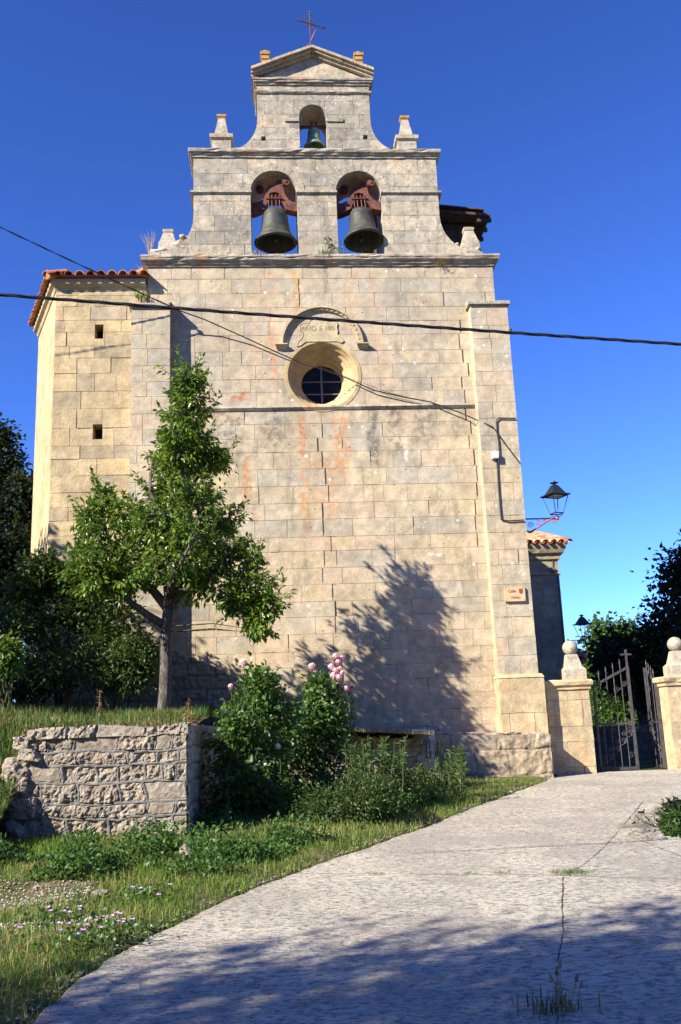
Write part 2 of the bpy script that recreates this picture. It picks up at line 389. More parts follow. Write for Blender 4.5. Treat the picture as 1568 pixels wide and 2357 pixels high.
M['sign_text'] = plain('sign_brown_glaze', (.20, .065, .03), .5, 0, .15); M['sign_red'] = plain('sign_red_glaze', (.30, .10, .06), .5, 0, .2, 60)
M['carved'] = plain('shadowed_carved_letters', (.25, .185, .10), .9, 0, .15)
t = NT('leaning_slab_stone'); M['slab'] = t.done(t.mix(t.ss(t.noise(5, 4), .35, .7), (.50, .42, .27), (.62, .55, .40)), .9, t.bump(t.noise(25, 4), .5, .02), spec=.15)
t = NT('grey_rock'); c = t.mix(t.ss(t.noise(6, 5, .7), .4, .65), (.24, .21, .175), (.44, .41, .36)); c = t.mix(t.math('MULTIPLY', t.ss(t.noise(3, 5, .7), .45, .62), .85), c, (.10, .09, .075)); M['rock'] = t.done(c, .95, t.bump(t.noise(18, 5, .7), .8, .03), spec=.12)

t = NT('dark_grey_rock'); M['rock_dark'] = t.done(t.mix(t.ss(t.noise(9, 5, .7), .4, .65), (.13, .115, .095), (.30, .27, .23)), .95, t.bump(t.noise(20, 5, .7), .8, .03), spec=.12)
def leafmat(name, pal, rough=.45, trans=.35, spec=.4):
    t = NT(name); r = t.n('ShaderNodeNewGeometry').outputs['Random Per Island']
    cl = t.noise(1.6, 3, .6)
    f = t.math('ADD', t.math('MULTIPLY', r, .65), t.math('MULTIPLY', t.math('SUBTRACT', cl, .5), .9), clamp=True)
    f = t.math('ADD', f, .12, clamp=True)
    col = t.ramp(f, [(i/(len(pal)-1), c) for i, c in enumerate(pal)])
    t.done(col, rough, None, 0, spec)
    tr = t.n('ShaderNodeBsdfTranslucent'); t.l(t.mix(.5, col, (.20, .30, .03)), tr.inputs['Color'])
    mx = t.n('ShaderNodeMixShader'); mx.inputs[0].default_value = trans
    t.l(t.b.outputs[0], mx.inputs[1]); t.l(tr.outputs[0], mx.inputs[2]); t.l(mx.outputs[0], t.out.inputs['Surface'])
    return t.m
M['leaf_tree'] = leafmat('glossy_tree_leaf', [(.030, .070, .012), (.080, .155, .020), (.18, .275, .032), (.33, .38, .055)], .36, .38, .5)
M['leaf_shrub'] = leafmat('shrub_leaf', [(.022, .048, .011), (.038, .076, .016), (.066, .112, .024), (.11, .145, .035)], .5, .25)
M['leaf_rose'] = leafmat('rose_leaf', [(.026, .064, .015), (.05, .11, .024), (.085, .165, .032), (.16, .22, .042)], .42, .28)
M['leaf_bright'] = leafmat('bright_leaf', [(.055, .105, .015), (.09, .165, .022), (.14, .22, .030)], .5, .4)
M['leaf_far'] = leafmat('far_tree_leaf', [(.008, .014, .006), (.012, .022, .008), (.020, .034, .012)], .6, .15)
M['leaf_lit'] = leafmat('fresh_tree_leaf', [(.04, .085, .014), (.07, .135, .02), (.11, .18, .028)], .5, .4)
M['leaf_dry'] = leafmat('rusty_leaf', [(.16, .07, .03), (.24, .11, .05), (.28, .18, .08)], .7, .2)
M['leaf_cover'] = leafmat('ground_cover_leaf', [(.035, .085, .018), (.06, .13, .025), (.10, .19, .035)], .5, .35)
M['leaf_tall'] = leafmat('tall_herb_leaf', [(.026, .062, .013), (.05, .105, .02), (.095, .16, .03)], .5, .3)
def grassmat(name, lo, hi, straw, amt):
    t = NT(name); r = t.n('ShaderNodeNewGeometry').outputs['Random Per Island']
    p = t.ss(t.math('ADD', t.noise(.9, 4, .65), t.math('MULTIPLY', t.math('SUBTRACT', r, .5), .5)), .62-amt*.35, .82-amt*.35)
    col = t.mix(p, t.mix(r, lo, hi), straw)
    t.done(col, .6, None, 0, .25)
    tr = t.n('ShaderNodeBsdfTranslucent'); t.l(col, tr.inputs['Color']); mx = t.n('ShaderNodeMixShader'); mx.inputs[0].default_value = .35
    t.l(t.b.outputs[0], mx.inputs[1]); t.l(tr.outputs[0], mx.inputs[2]); t.l(mx.outputs[0], t.out.inputs['Surface']); return t.m
M['grass'] = grassmat('meadow_grass', (.085, .175, .02), (.19, .28, .042), (.38, .33, .12), .30)
M['grass_green'] = grassmat('lush_grass', (.04, .10, .018), (.10, .17, .032), (.28, .24, .09), .25)
M['grass_dark'] = grassmat('shaded_tuft_grass', (.05, .08, .02), (.10, .12, .035), (.25, .20, .09), .4)
M['straw'] = grassmat('dry_straw_grass', (.24, .18, .08), (.38, .30, .14), (.42, .34, .17), .6)
M['petal'] = plain('pink_petals', (.80, .36, .45), .6, 0, .12, 40, .1, .2, (.90, .60, .64)); M['petal_deep'] = plain('deep_pink_petals', (.75, .16, .30), .6, 0, .12, 40, .1, .2)
M['petal_pale'] = plain('peach_petals', (.85, .58, .50), .6, 0, .1, 40, .1, .2); M['petal_white'] = plain('white_petals', (.82, .80, .70), .6, 0, .05, 40, .1, .2)
M['petal_mauve'] = plain('mauve_petals', (.48, .24, .62), .6, 0, .2, 40, .1, .2, (.62, .42, .74))
t = NT('rough_bark'); v = t.mapped((9, 9, 2.2)); b = t.noise(3, 6, .7, v); c = t.ramp(b, [(.3, (.03, .024, .02)), (.52, (.12, .10, .088)), (.72, (.32, .285, .26))]); M['bark'] = t.done(c, .95, t.bump(b, 1.0, .04), spec=.1)
M['stem'] = plain('green_brown_stem', (.07, .075, .03), .7, 0, .3); M['twig'] = plain('dry_grey_twig', (.30, .25, .20), .9, 0, .3)

# road: exposed-aggregate concrete, worn and speckled
t = NT('worn_concrete')
big = t.noise(.7, 5, .6); agg = t.voro(55); agg2 = t.noise(26, 4, .75); dash = t.noise(21, 5, .8, t.mapped((.7, 1.2, 1)))
c = t.ramp(big, [(.3, (.45, .40, .32)), (.55, (.55, .495, .395)), (.75, (.61, .55, .44))])
brush = t.noise(17, 5, .75, t.mapped((.25, 1.6, 1)))
c = t.mix(t.math('MULTIPLY', t.ss(dash, .455, .60), .9), c, (.14, .128, .115))
c = t.mix(t.math('MULTIPLY', t.math('MULTIPLY', t.ss(brush, .52, .66), t.ss(t.xyz()[1], 9.6, 9.0)), .5), c, (.20, .18, .16))
c = t.mix(t.math('MULTIPLY', t.ss(t.noise(.6, 6, .72, t.mapped((1, 1, 1), (9, 4, 0))), .47, .62), .55), c, (.27, .235, .20))
c = t.mix(t.math('MULTIPLY', t.ss(agg2, .55, .68), .55), c, (.62, .58, .52))
c = t.mix(t.math('MULTIPLY', t.ss(t.noise(1.3, 4, .6), .60, .72), .3), c, (.55, .40, .28))
c = t.mix(t.math('MULTIPLY', t.ss(agg, .1, .02), .5), c, (.20, .16, .13))
M['road'] = t.done(c, .9, t.bump(t.math('ADD', dash, t.math('MULTIPLY', agg2, .7)), .8, .03), spec=.2)
M['crack'] = plain('crack_dirt', (.05, .042, .035), .95, 0, .4, 20)
t = NT('dry_earth'); c = t.ramp(t.noise(3, 6, .7), [(.3, (.10, .075, .045)), (.55, (.19, .145, .09)), (.75, (.33, .27, .18))]); c = t.mix(t.math('MULTIPLY', t.ss(t.noise(1.1, 4, .65), .36, .52), .85), c, (.06, .085, .022)); M['earth'] = t.done(c, .97, t.bump(t.noise(22, 5, .7), 1.0, .05), spec=.1)
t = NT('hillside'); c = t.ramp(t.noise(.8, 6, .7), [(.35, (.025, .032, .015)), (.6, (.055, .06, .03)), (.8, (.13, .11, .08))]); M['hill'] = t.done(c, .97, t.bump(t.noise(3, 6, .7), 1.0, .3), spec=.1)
# ------------------------------------------------------------------ masonry builders
def boolean(obj, cutter, op):
    md = obj.modifiers.new('b', 'BOOLEAN'); md.object = cutter; md.operation = op; md.solver = 'EXACT'
    dg = bpy.context.evaluated_depsgraph_get(); dg.update()
    me = bpy.data.meshes.new_from_object(obj.evaluated_get(dg)); me.name = obj.name
    obj.modifiers.clear(); old = obj.data; obj.data = me; bpy.data.meshes.remove(old)
    cm = cutter.data; bpy.data.objects.remove(cutter); bpy.data.meshes.remove(cm)

def inside(x, z, poly):
    c = False
    for (xa, za), (xb, zb) in zip(poly, list(poly[1:]) + [poly[0]]):
        if (za > z) != (zb > z) and x < (xb-xa)*(z-za)/(zb-za) + xa: c = not c
    return c
def ashlar(name, parent, mat, poly, y, thick, holes=(), course=(.33, .43), blen=(.45, 1.0), gap=(.003, .0055), rough=.003, seed=1, wide=(), body=True, jit=.002, dark=0.0):
    """one wall face of squared blocks, each a little proud or tilted, over a mortar-coloured core"""
    rn = random.Random(seed)
    xs = [p[0] for p in poly]; zs = [p[1] for p in poly]; x0, x1, z0, z1 = min(xs), max(xs), min(zs), max(zs)
    mb = MB(); dk = MB(); z = z0
    while z < z1 - .02:
        h = rn.uniform(*course)
        if z1 - z - h < course[0]*.6: h = z1 - z
        xj = [x0]; x = x0 + rn.uniform(.25, 1)*blen[1]*.7
        while x < x1 - blen[0]*.5:
            xj.append(x); x += rn.uniform(*blen)
        cr = {}
        gaps = [rn.uniform(*gap) if rn.random() > .14 else gap[1]*3.5 for _ in xj] + [gap[0]]
        for (wx, wj, wz0, wz1, wg) in wide:
            if wz0 < z < wz1:
                tx = wx + rn.uniform(-wj, wj)
                k = min(range(1, len(xj)), key=lambda i: abs(xj[i]-tx)) if len(xj) > 1 else None
                if k: xj[k] = tx; gaps[k] = wg*rn.uniform(.5, 1.2); cr[k] = gaps[k]
        xj = xj + [x1]
        gz = rn.uniform(*gap)
        for k_, g_ in cr.items():   # dark boxes painting the deep shade in the open settlement crack
            a_ = xj[k_]; w_ = g_*.72; zz_ = z + h*rn.uniform(0, .25); dk.hexa([(a_, y-.0035, zz_), (a_+w_, y-.0035, zz_), (a_+w_, y+.02, zz_), (a_, y+.02, zz_)], [(a_, y-.0035, z+h), (a_+w_*.7, y-.0035, z+h), (a_+w_*.7, y+.02, z+h), (a_, y+.02, z+h)])
        for i_ in range(1, len(xj)):
            if rn.random() < dark: dk.box(xj[i_]-.001, xj[i_]+rn.uniform(.006, .012), y-.0034, y+.02, z+h*rn.uniform(0, .5), z+h)
            if rn.random() < dark: q_ = xj[i_-1]+rn.uniform(0, .3); dk.box(q_, q_+rn.uniform(.1, .45), y-.0033, y+.02, z-.004, z+rn.uniform(.002, .007))
        for i in range(len(xj)-1):
            a = xj[i] + (gaps[i] if i else 0); b = xj[i+1] - (gap[0] if i < len(xj)-2 else 0)
            if b - a < .03: continue
            f = y - rn.uniform(0, rough); J = lambda: rn.uniform(-jit, jit)
            dz = rn.uniform(-1, 1)*rough*.35; dx = rn.uniform(-1, 1)*rough*.35
            B = [(a+J(), f+dx, z+gz+J()), (b+J(), f-dx, z+gz+J()), (b, y+.02, z+gz), (a, y+.02, z+gz)]
            T = [(a+J(), f+dx+dz, z+h-gap[0]+J()), (b+J(), f-dx+dz, z+h-gap[0]+J()), (b, y+.02, z+h-gap[0]), (a, y+.02, z+h-gap[0])]
            mb.hexa(B, T, attr=min(1, max(0, rn.gauss(.48, .29))))
        z += h
    rect = len(poly) == 4 and not holes
    o = mb.build(name, [mat, M['mortar'], M['void']], parent)
    if not rect:
        cb = MB(); cb.prism(poly, y-.2, y+.015, holes); c = cb.build('cutter', mat, None, normals=True)
        boolean(o, c, 'INTERSECT')
    if body:
        bb = MB(); bb.prism(poly, y+.004, y+thick, holes)
        me = o.data; bm = bmesh.new(); bm.from_mesh(me)
        lay = bm.faces.layers.float.get('blk') or bm.faces.layers.float.new('blk')
        vs = [bm.verts.new(v) for v in bb.v]
        for f in bb.f:
            try: ff = bm.faces.new([vs[i] for i in f])
            except ValueError: continue
            ff[lay] = .45; ff.material_index = 1 if all(abs(bb.v[i][1]-(y+.004)) < 1e-6 for i in f) else 0
        for i in range(0, len(dk.v), 8):
            if not all(inside(dk.v[j][0], dk.v[j][2], poly) and not any(inside(dk.v[j][0], dk.v[j][2], hh) for hh in holes) for j in range(i, i+8)): continue
            dv_ = [bm.verts.new(v) for v in dk.v[i:i+8]]
            for q in ((0, 3, 2, 1), (4, 5, 6, 7), (0, 1, 5, 4), (1, 2, 6, 5), (2, 3, 7, 6), (3, 0, 4, 7)):
                ff = bm.faces.new([dv_[k] for k in q]); ff[lay] = .5; ff.material_index = 2
        bmesh.ops.recalc_face_normals(bm, faces=bm.faces)
        bm.to_mesh(me); bm.free()
    return o

def cornice(name, parent, mat, x0, x1, y, z0, prof, back=.5, seed=0, label=None):
    """a moulding run along the front and returned along both ends; prof: (projection, height) pairs"""
    mb = MB(); rn = random.Random(seed)
    n = max(4, int((x1-x0)/.16)); rows = []
    for (p, h) in prof:
        r = [(x0-p, y+back, z0+h), (x0-p, y-p, z0+h)]
        for i in range(1, n): r.append((x0 + (x1-x0)*i/n, y-p + rn.uniform(-.006, .006) + (.03 if rn.random() < .06 and p > .05 else 0), z0+h+rn.uniform(-.008, .008)))
        r += [(x1+p, y-p, z0+h), (x1+p, y+back, z0+h)]; rows.append(r)
    k = len(rows[0]); V = [v for r in rows for v in r]; Fc = []
    for a in range(len(rows)-1):
        for i in range(k-1): Fc.append((a*k+i, a*k+i+1, (a+1)*k+i+1, (a+1)*k+i))
    Fc.append(tuple(range((len(rows)-1)*k, len(rows)*k))); Fc.append(tuple(range(k-1, -1, -1)))
    for f in Fc: mb.add([V[i] for i in f], [tuple(range(len(f)))], rn.random()*.8)
    return mb.build(name, mat, parent)

def rubble(name, parent, mat, O, U, wid, hei, N, res=.012, seed=1, course=(.16, .28), blen=(.2, .5), rough=.035, ribbon=.012, jw=.016, topf=None, leftf=None, wave=.03, smooth_stones=.2, freq=1.0, smooth=True):
    """a rock-faced wall surface: irregular courses, rough hewn stones and pointed joints, all in relief"""
    O = np.array(O, float); U = np.array(U, float); N = np.array(N, float)
    rn = random.Random(seed)
    nu = int(wid/res)+1; nv = int(hei/res)+1
    u, v = np.meshgrid(np.linspace(0, wid, nu), np.linspace(0, hei, nv))
    vw = v + wave*(fbm(u*1.6, v*1.1, seed+5, 3)-.45)*2.4 + .012*(vnoise(u*7, v*7, seed+9)-.5)
    uw = u + wave*(fbm(u*1.1+7, v*2.2, seed+6, 3)-.45)*2 + .012*(vnoise(u*7+3, v*7, seed+8)-.5)
    rows = [-.15]
    while rows[-1] < hei + .3: rows.append(rows[-1] + rn.uniform(*course))
    rows = np.array(rows); ri = np.clip(np.searchsorted(rows, vw)-1, 0, len(rows)-2)
    du = np.full(u.shape, 9.); bid = np.zeros(u.shape, int); tint = np.zeros(u.shape); rg = np.zeros(u.shape); off = np.zeros(u.shape)
    for r in range(len(rows)-1):
        mk = ri == r
        if not mk.any(): continue
        xj = [-.3 - rn.uniform(0, .3)]
        while xj[-1] < wid + .3: xj.append(xj[-1] + rn.uniform(*blen))
        xj = np.array(xj)
        slant = rn.uniform(-.25, .25)
        uu = uw[mk] + slant*(vw[mk]-rows[r])
        k = np.clip(np.searchsorted(xj, uu)-1, 0, len(xj)-2)
        du[mk] = np.minimum(uu - xj[k], xj[k+1] - uu); bid[mk] = r*100 + k
        tb = np.array([rn.random() for _ in xj]); tint[mk] = tb[k]
        rb = np.array([1.0 if rn.random() > smooth_stones else .15 for _ in xj]); rg[mk] = rb[k]
        ob = np.array([rn.uniform(-.012, .014) for _ in xj]); off[mk] = ob[k]
    dv = np.minimum(vw - rows[ri], rows[ri+1] - vw)
    d = np.minimum(du, dv)
    inside = sstep(jw, jw*1.7, d)
    nz = .6*fbm(u*12*freq, v*12*freq, seed+20, 4) + .55*fbm(u*27*freq, v*27*freq, seed+25, 2) - .46; nz2 = np.abs(fbm(u*7*freq+11, v*7*freq, seed+30, 4) - .47)
    h = inside*(.012 + off + rg*(rough*1.5*nz + rough*2.0*(.10 - nz2)) + .003*sstep(jw, .09, d)) + .004*nz
    if ribbon: h = h + ribbon*sstep(jw*1.15, jw*.8, d)
    joint = 1 - sstep(jw*.9, jw*1.5, d)
    X = O[0] + U[0]*u + N[0]*h; Y = O[1] + U[1]*u + N[1]*h; Z = O[2] + v + N[2]*h
    keep = np.ones(u.shape, bool)
    if topf is not None: keep &= (v <= topf(u, v, bid))
    if leftf is not None: keep &= (u >= leftf(u, v, bid))
    return gridmesh(name, X, Y, Z, mat, parent, {'blk': tint, 'joint': joint}, keep, smooth)

def text(name, body, size, loc, mat, parent, ext=.004, align='CENTER', bold=.0, rot=None):
    cu = bpy.data.curves.new(name, 'FONT'); cu.body = body; cu.size = size; cu.extrude = ext; cu.align_x = align; cu.align_y = 'CENTER'; cu.offset = bold
    o = bpy.data.objects.new(name, cu); COL.objects.link(o)
    o.matrix_world = Matrix.Translation(loc) @ (rot or Matrix.Rotation(math.pi/2, 4, 'X'))
    dg = bpy.context.evaluated_depsgraph_get(); dg.update()
    me = bpy.data.meshes.new_from_object(o.evaluated_get(dg)); me.transform(o.matrix_world); me.name = name
    bpy.data.objects.remove(o); me.materials.clear(); me.materials.append(mat)
    return link(name, me, parent)

def tiles(mb, A, B, up, L, sp=.2, r=.085, seed=0, tl=.38, cut=None):
    """rows of barrel tiles from the eave A-B running along `up` for L metres"""
    rn = random.Random(seed); A = Vector(A); B = Vector(B); up = Vector(up).normalized(); e = (B-A); n = max(1, int(e.length/sp)); ed = e.normalized(); nn = ed.cross(up).normalized()
    if nn.z < 0: nn = -nn
    for i in range(n+1):
        o = A + e*(i/n); LL = L if cut is None else cut(i/n)
        k = max(1, int(LL/tl))
        for j in range(k):
            s = o + up*(j*tl + rn.uniform(-.015, .015)) + nn*(.012*(1 if j else 0)) + ed*rn.uniform(-.01, .01)
            t = s + up*(tl*1.12) + nn*.006
            vs = []; q = 7
            for (c, rr) in ((s, r), (t, r*.86)):
                for m_ in range(q):
                    a = math.pi*m_/(q-1); vs.append(c + ed*(math.cos(a)*rr) + nn*(math.sin(a)*rr*.9))
                for m_ in range(q):
                    a = math.pi*m_/(q-1); vs.append(c + ed*(math.cos(a)*(rr-.017)) + nn*(math.sin(a)*(rr-.017)*.9))
            fs = [(m_, m_+1, 2*q+m_+1, 2*q+m_) for m_ in range(q-1)] + [(q+m_+1, q+m_, 3*q+m_, 3*q+m_+1) for m_ in range(q-1)] + [(m_+1, m_, q+m_, q+m_+1) for m_ in range(q-1)]
            mb.add(vs, fs, rn.random())
        # channel tile between the barrels
        if i < n:
            c0 = o + ed*(e.length/n/2) - nn*.01; c1 = c0 + up*LL
            w_ = sp*.36; vs = []
            for c in (c0 - up*.03, c1):
                for m_ in range(5):
                    a = math.pi*m_/4; vs.append(c - ed*(math.cos(a)*w_) - nn*(math.sin(a)*w_*.55) + nn*.02)
            mb.add(vs, [(m_, m_+1, 5+m_+1, 5+m_) for m_ in range(4)], rn.random()*.7)

def rockmesh(mb, c, r, seed, sub=3, flat=.8, amp=.55, boxy=0.0):
    bm = bmesh.new(); bmesh.ops.create_icosphere(bm, subdivisions=sub, radius=1)
    co = np.array([v.co[:] for v in bm.verts])
    if boxy: co = co/np.abs(co).max(1, keepdims=True)**boxy
    n = 1 + amp*(fbm(co[:, 0]*1.3+seed*3.1+co[:, 2]*.7, co[:, 1]*1.3+seed*1.7-co[:, 2]*.9, seed, 4)-.47)*2
    n = n + .12*(vnoise(co[:, 0]*5+seed, co[:, 1]*5+co[:, 2]*5, seed+3)-.5)
    co = co*n[:, None]; r = (r, r, r*flat) if not hasattr(r, '__len__') else r
    mb.add([(c[0]+p[0]*r[0], c[1]+p[1]*r[1], c[2]+p[2]*r[2]) for p in co], [tuple(v.index for v in f.verts) for f in bm.faces]); bm.free()
# ------------------------------------------------------------------ the church
FY = 18.5
church = thing('church', 'tall sandstone church front topped by a stepped gable with open bell arches', 'church', (1.12, 19.0, -1.0))
OC = (1.11, 7.27)
ashlar('facade_wall', church, M['facade'], [(-2.54, -1.3), (4.91, -1.3), (4.91, 9.76), (-2.54, 9.76)], FY, .75, holes=[circle(*OC, .80, 48)], seed=11,
       wide=[(1.05, .16, 1.6, 6.4, .03), (4.12, .10, 3.4, 8.4, .028), (.75, .1, 8.6, 9.5, .02)], blen=(.38, .92), course=(.28, .37), dark=.13)
# round window: a splayed, moulded reveal with the glass deep inside
mb = MB(); mb.smooth = False
prof = [(.815, -.002), (.81, -.012), (.735, -.012), (.715, .01), (.70, .06), (.655, .10), (.66, .15), (.60, .20), (.605, .26), (.545, .31), (.55, .37), (.49, .42), (.485, .50), (.435, .54), (.43, .62)]
vs = []; nn = 64
for r, h in prof:
    for j in range(nn):
        a = 2*math.pi*j/nn; vs.append((OC[0]+r*math.cos(a), FY+h, OC[1]+r*math.sin(a)))
fs = [(i*nn+j, (i+1)*nn+j, (i+1)*nn+(j+1) % nn, i*nn+(j+1) % nn) for i in range(len(prof)-1) for j in range(nn)]
rn = random.Random(4)
seg = [rn.random() for _ in range(12)]
for f in fs: mb.add([vs[i] for i in f], [(0, 1, 2, 3)], seg[((f[0] % nn)*9//nn) % 12])
win = tag(mb.build('round_window', M['reveal'], church), None, None)
mb = MB(); mb.lathe([(.46, 0), (.46, .03)], (OC[0], FY+.58, OC[1]), 40, 'y'); mb.build('pane', M['pane'], win)
mb = MB()
mb.box(OC[0]-.02, OC[0]+.02, FY+.545, FY+.575, OC[1]-.43, OC[1]+.43)
for dz in (-.22, .06): mb.box(OC[0]-.43, OC[0]+.43, FY+.55, FY+.57, OC[1]+dz-.012, OC[1]+dz+.012)
mb.build('window_bars', M['frame'], win)
# hood mould with billets and two corbels
HC = (1.115, 7.95)
mb = MB(); rn = random.Random(5)
N_ = 46
for i in range(N_):
    a0 = math.pi*(i/N_); a1 = math.pi*((i+1)/N_)
    def ring(r0, r1, ya, yb):
        q = [(HC[0]+r*math.cos(a), HC[1]+r*math.sin(a)) for r, a in ((r0, a0), (r1, a0), (r1, a1), (r0, a1))]
        mb.hexa([(x, ya, z) for x, z in q], [(x, yb, z) for x, z in q], rn.random())
    ring(.825, .875, FY-.09, FY+.01); ring(.775, .8245, FY-.045, FY+.01)
    if i % 2 == 0 and i < 26: ring(.785, .818, FY-.062, FY-.0455)
mb.build('hood_mould', M['panel'], church)
for s in (-1, 1):
    mb = MB(); x = HC[0] + s*.86
    mb.hexa([(x-.09, FY-.02, HC[1]-.10), (x+.09, FY-.02, HC[1]-.10), (x+.09, FY+.01, HC[1]-.10), (x-.09, FY+.01, HC[1]-.10)],
            [(x-.13, FY-.12, HC[1]-.02), (x+.13, FY-.12, HC[1]-.02), (x+.13, FY+.01, HC[1]-.02), (x-.13, FY+.01, HC[1]-.02)])
    mb.box(x-.13, x+.13, FY-.12, FY+.01, HC[1]-.019, HC[1]+.002); mb.build('corbel', M['panel'], church)
# carved cartouche with the date inscription
pl = [(-.36, 0), (-.42, .05), (-.42, .18), (-.35, .22), (-.22, .22), (-.19, .30), (-.1, .33), (0, .30), (.1, .33), (.19, .27), (.34, .27), (.38, .20), (.36, .10), (.38, .02), (.36, -.06), (.46, -.17), (.50, -.24), (.44, -.28), (.36, -.24), (-.3, -.24), (-.42, -.34), (-.5, -.36), (-.46, -.24), (-.38, -.16), (-.36, -.08)]
cz = 8.24
mb = MB(); mb.prism([(1.08+x, cz+z*.9) for x, z in reversed(pl)], FY-.02, FY+.01)
car = mb.build('inscription_panel', M['panel'], church, normals=True)
mb = MB(); q = [(1.08+x, cz+z*.9) for x, z in pl]
for i in range(len(q)):
    a = q[i]; b = q[(i+1) % len(q)]; mb.tube([(a[0], FY-.021, a[1]), (b[0], FY-.021, b[1])], .009, 6)
mb.build('panel_border', M['panel'], car)
text('lettering', 'A\u00d1O E 1801', .15, (1.08, FY-.0215, cz+.075), M['carved'], car, .002)

# string course under the window
mb = MB(); rn = random.Random(8); x = -2.04
while x < 4.28:
    x2 = min(4.29, x + rn.uniform(.5, 1.1)); p = rn.uniform(.05, .07)
    if not (1.55 < x < 1.7):
        mb.hexa([(x, FY-.02, 6.50), (x2-.008, FY-.02, 6.50), (x2-.008, FY+.01, 6.50), (x, FY+.01, 6.50)], [(x, FY-p, 6.55), (x2-.008, FY-p, 6.55), (x2-.008, FY+.01, 6.55), (x, FY+.01, 6.55)], rn.random())
        mb.hexa([(x, FY-p, 6.551), (x2-.008, FY-p, 6.551), (x2-.008, FY+.01, 6.551), (x, FY+.01, 6.551)], [(x, FY-p+.01, 6.585), (x2-.008, FY-p+.01, 6.585), (x2-.008, FY+.01, 6.61), (x, FY+.01, 6.61)], rn.random())
    x = x2
mb.build('string_course', M['cornice'], church)

# buttresses with weathered tops
def buttress(x0, x1, z0, seed, base=None):
    BY = 18.22
    o = ashlar('buttress', church, M['buttress'], [(x0, z0), (x1, z0), (x1, 8.72), (x0, 8.72)], BY, .6, seed=seed, blen=(.3, .62), course=(.30, .40), dark=.10)
    mb = MB(); a, b = x0-.05, x1+.05
    mb.hexa([(a, BY-.06, 8.71), (b, BY-.06, 8.71), (b, FY+.3, 8.71), (a, FY+.3, 8.71)], [(a, BY-.06, 8.77), (b, BY-.06, 8.77), (b, FY+.3, 8.80), (a, FY+.3, 8.80)], .4)
    mb.hexa([(a, BY-.06, 8.771), (b, BY-.06, 8.771), (b, FY+.3, 8.802), (a, FY+.3, 8.802)], [(a+.01, BY-.04, 8.79), (b-.01, BY-.04, 8.79), (b-.02, FY+.28, 9.0), (a+.02, FY+.28, 9.0)], .7)
    mb.build('buttress_cap', M['cornice'], o)
    return o
buttress(-2.83, -2.04, -.2, 21)
br = buttress(4.29, 5.085, .9, 22)
# stepped foot of the right buttress
ashlar('buttress_foot', church, M['pillar'], [(4.27, -1.25), (5.16, -1.25), (5.16, .86), (4.27, .86)], 18.14, .7, seed=23, blen=(.35, .6), course=(.36, .55), rough=.012, gap=(.004, .009), jit=.008)
mb = MB(); mb.hexa([(4.26, 18.12, .862), (5.17, 18.12, .862), (5.17, 18.6, .862), (4.26, 18.6, .862)], [(4.28, 18.16, .93), (5.13, 18.16, .93), (5.11, 18.6, .97), (4.30, 18.6, .97)], .6); mb.build('plinth_moulding', M['pillar'], church)
# chipped ledge where the string course meets the buttress
# main cornice
CP = [(.0, 0), (.03, .0), (.04, .05), (.07, .055), (.085, .10), (.13, .12), (.14, .17), (.15, .175), (.15, .215), (.13, .235), (0, .25)]
cornice('cornice', church, M['cornice'], -2.54, 4.91, FY, 9.76, CP, .75, 3)
# ---- lower bell stage
def curve_side(xa, za, xb, zb, n=9):
    """concave quarter sweep from the wall top end (xa, za) down to the ledge end (xb, zb)"""
    return [(xa + (xb-xa)*(1-math.cos(math.pi/2*i/(n-1))), za + (zb-za)*math.sin(math.pi/2*i/(n-1))) for i in range(n)]
Lc = curve_side(-1.57, 10.98, -2.28, 10.14); Rc = curve_side(3.82, 10.98, 4.55, 10.14)
poly2 = [(-2.5, 10.0), (4.72, 10.0), (4.72, 10.14)] + Rc[::-1] + [(3.82, 12.40), (-1.57, 12.40)] + Lc + [(-2.5, 10.14)]
A1 = archpoly(-.33, .69, 10.02, 11.57); A2 = archpoly(1.55, 2.56, 10.02, 11.57)
ashlar('bell_stage', church, M['belfry'], poly2, FY, 1.0, holes=[A1, A2], seed=31, blen=(.4, .9), course=(.30, .38), gap=(.003, .006), rough=.005, dark=.08)
mb = MB(); rn = random.Random(9)
for a, b in ((-1.62, -.33), (.69, 1.55), (2.56, 3.87)):
    mb = MB()
    mb.hexa([(a-.02, FY-.015, 11.49), (b+.02, FY-.015, 11.49), (b+.02, FY+.9, 11.49), (a-.02, FY+.9, 11.49)], [(a-.02, FY-.05, 11.53), (b+.02, FY-.05, 11.53), (b+.02, FY+.9, 11.53), (a-.02, FY+.9, 11.53)], rn.random())
    mb.box(a-.02, b+.02, FY-.05, FY+.9, 11.531, 11.575, rn.random())
    mb.build('impost_band', M['belfry'], church)
for xc in (.18, 2.055):   # archivolts, a ring of stones standing slightly proud
    mb = MB(); K = 11
    for i in range(K):
        a0 = math.pi*i/K+.008; a1 = math.pi*(i+1)/K-.008; q = []
        for j in range(4):
            a = a0+(a1-a0)*j/3; q.append((xc+.508*math.cos(a), 11.577+.508*math.sin(a)))
        for j in range(4):
            a = a1+(a0-a1)*j/3; q.append((xc+.68*math.cos(a), 11.577+.68*math.sin(a)))
        d = rn.uniform(.008, .014); mb.hexa([(x, FY-d, z) for x, z in q], [(x, FY+.03, z) for x, z in q], rn.uniform(.45, .75))
    mb.build('archivolt', M['belfry'], church)
CP2 = [(0, 0), (.03, 0), (.035, .045), (.06, .05), (.075, .09), (.10, .10), (.11, .14), (.11, .17), (.09, .19), (0, .20)]
cornice('cornice', church, M['cornice'], -1.57, 3.82, FY, 12.40, CP2, .95, 4)
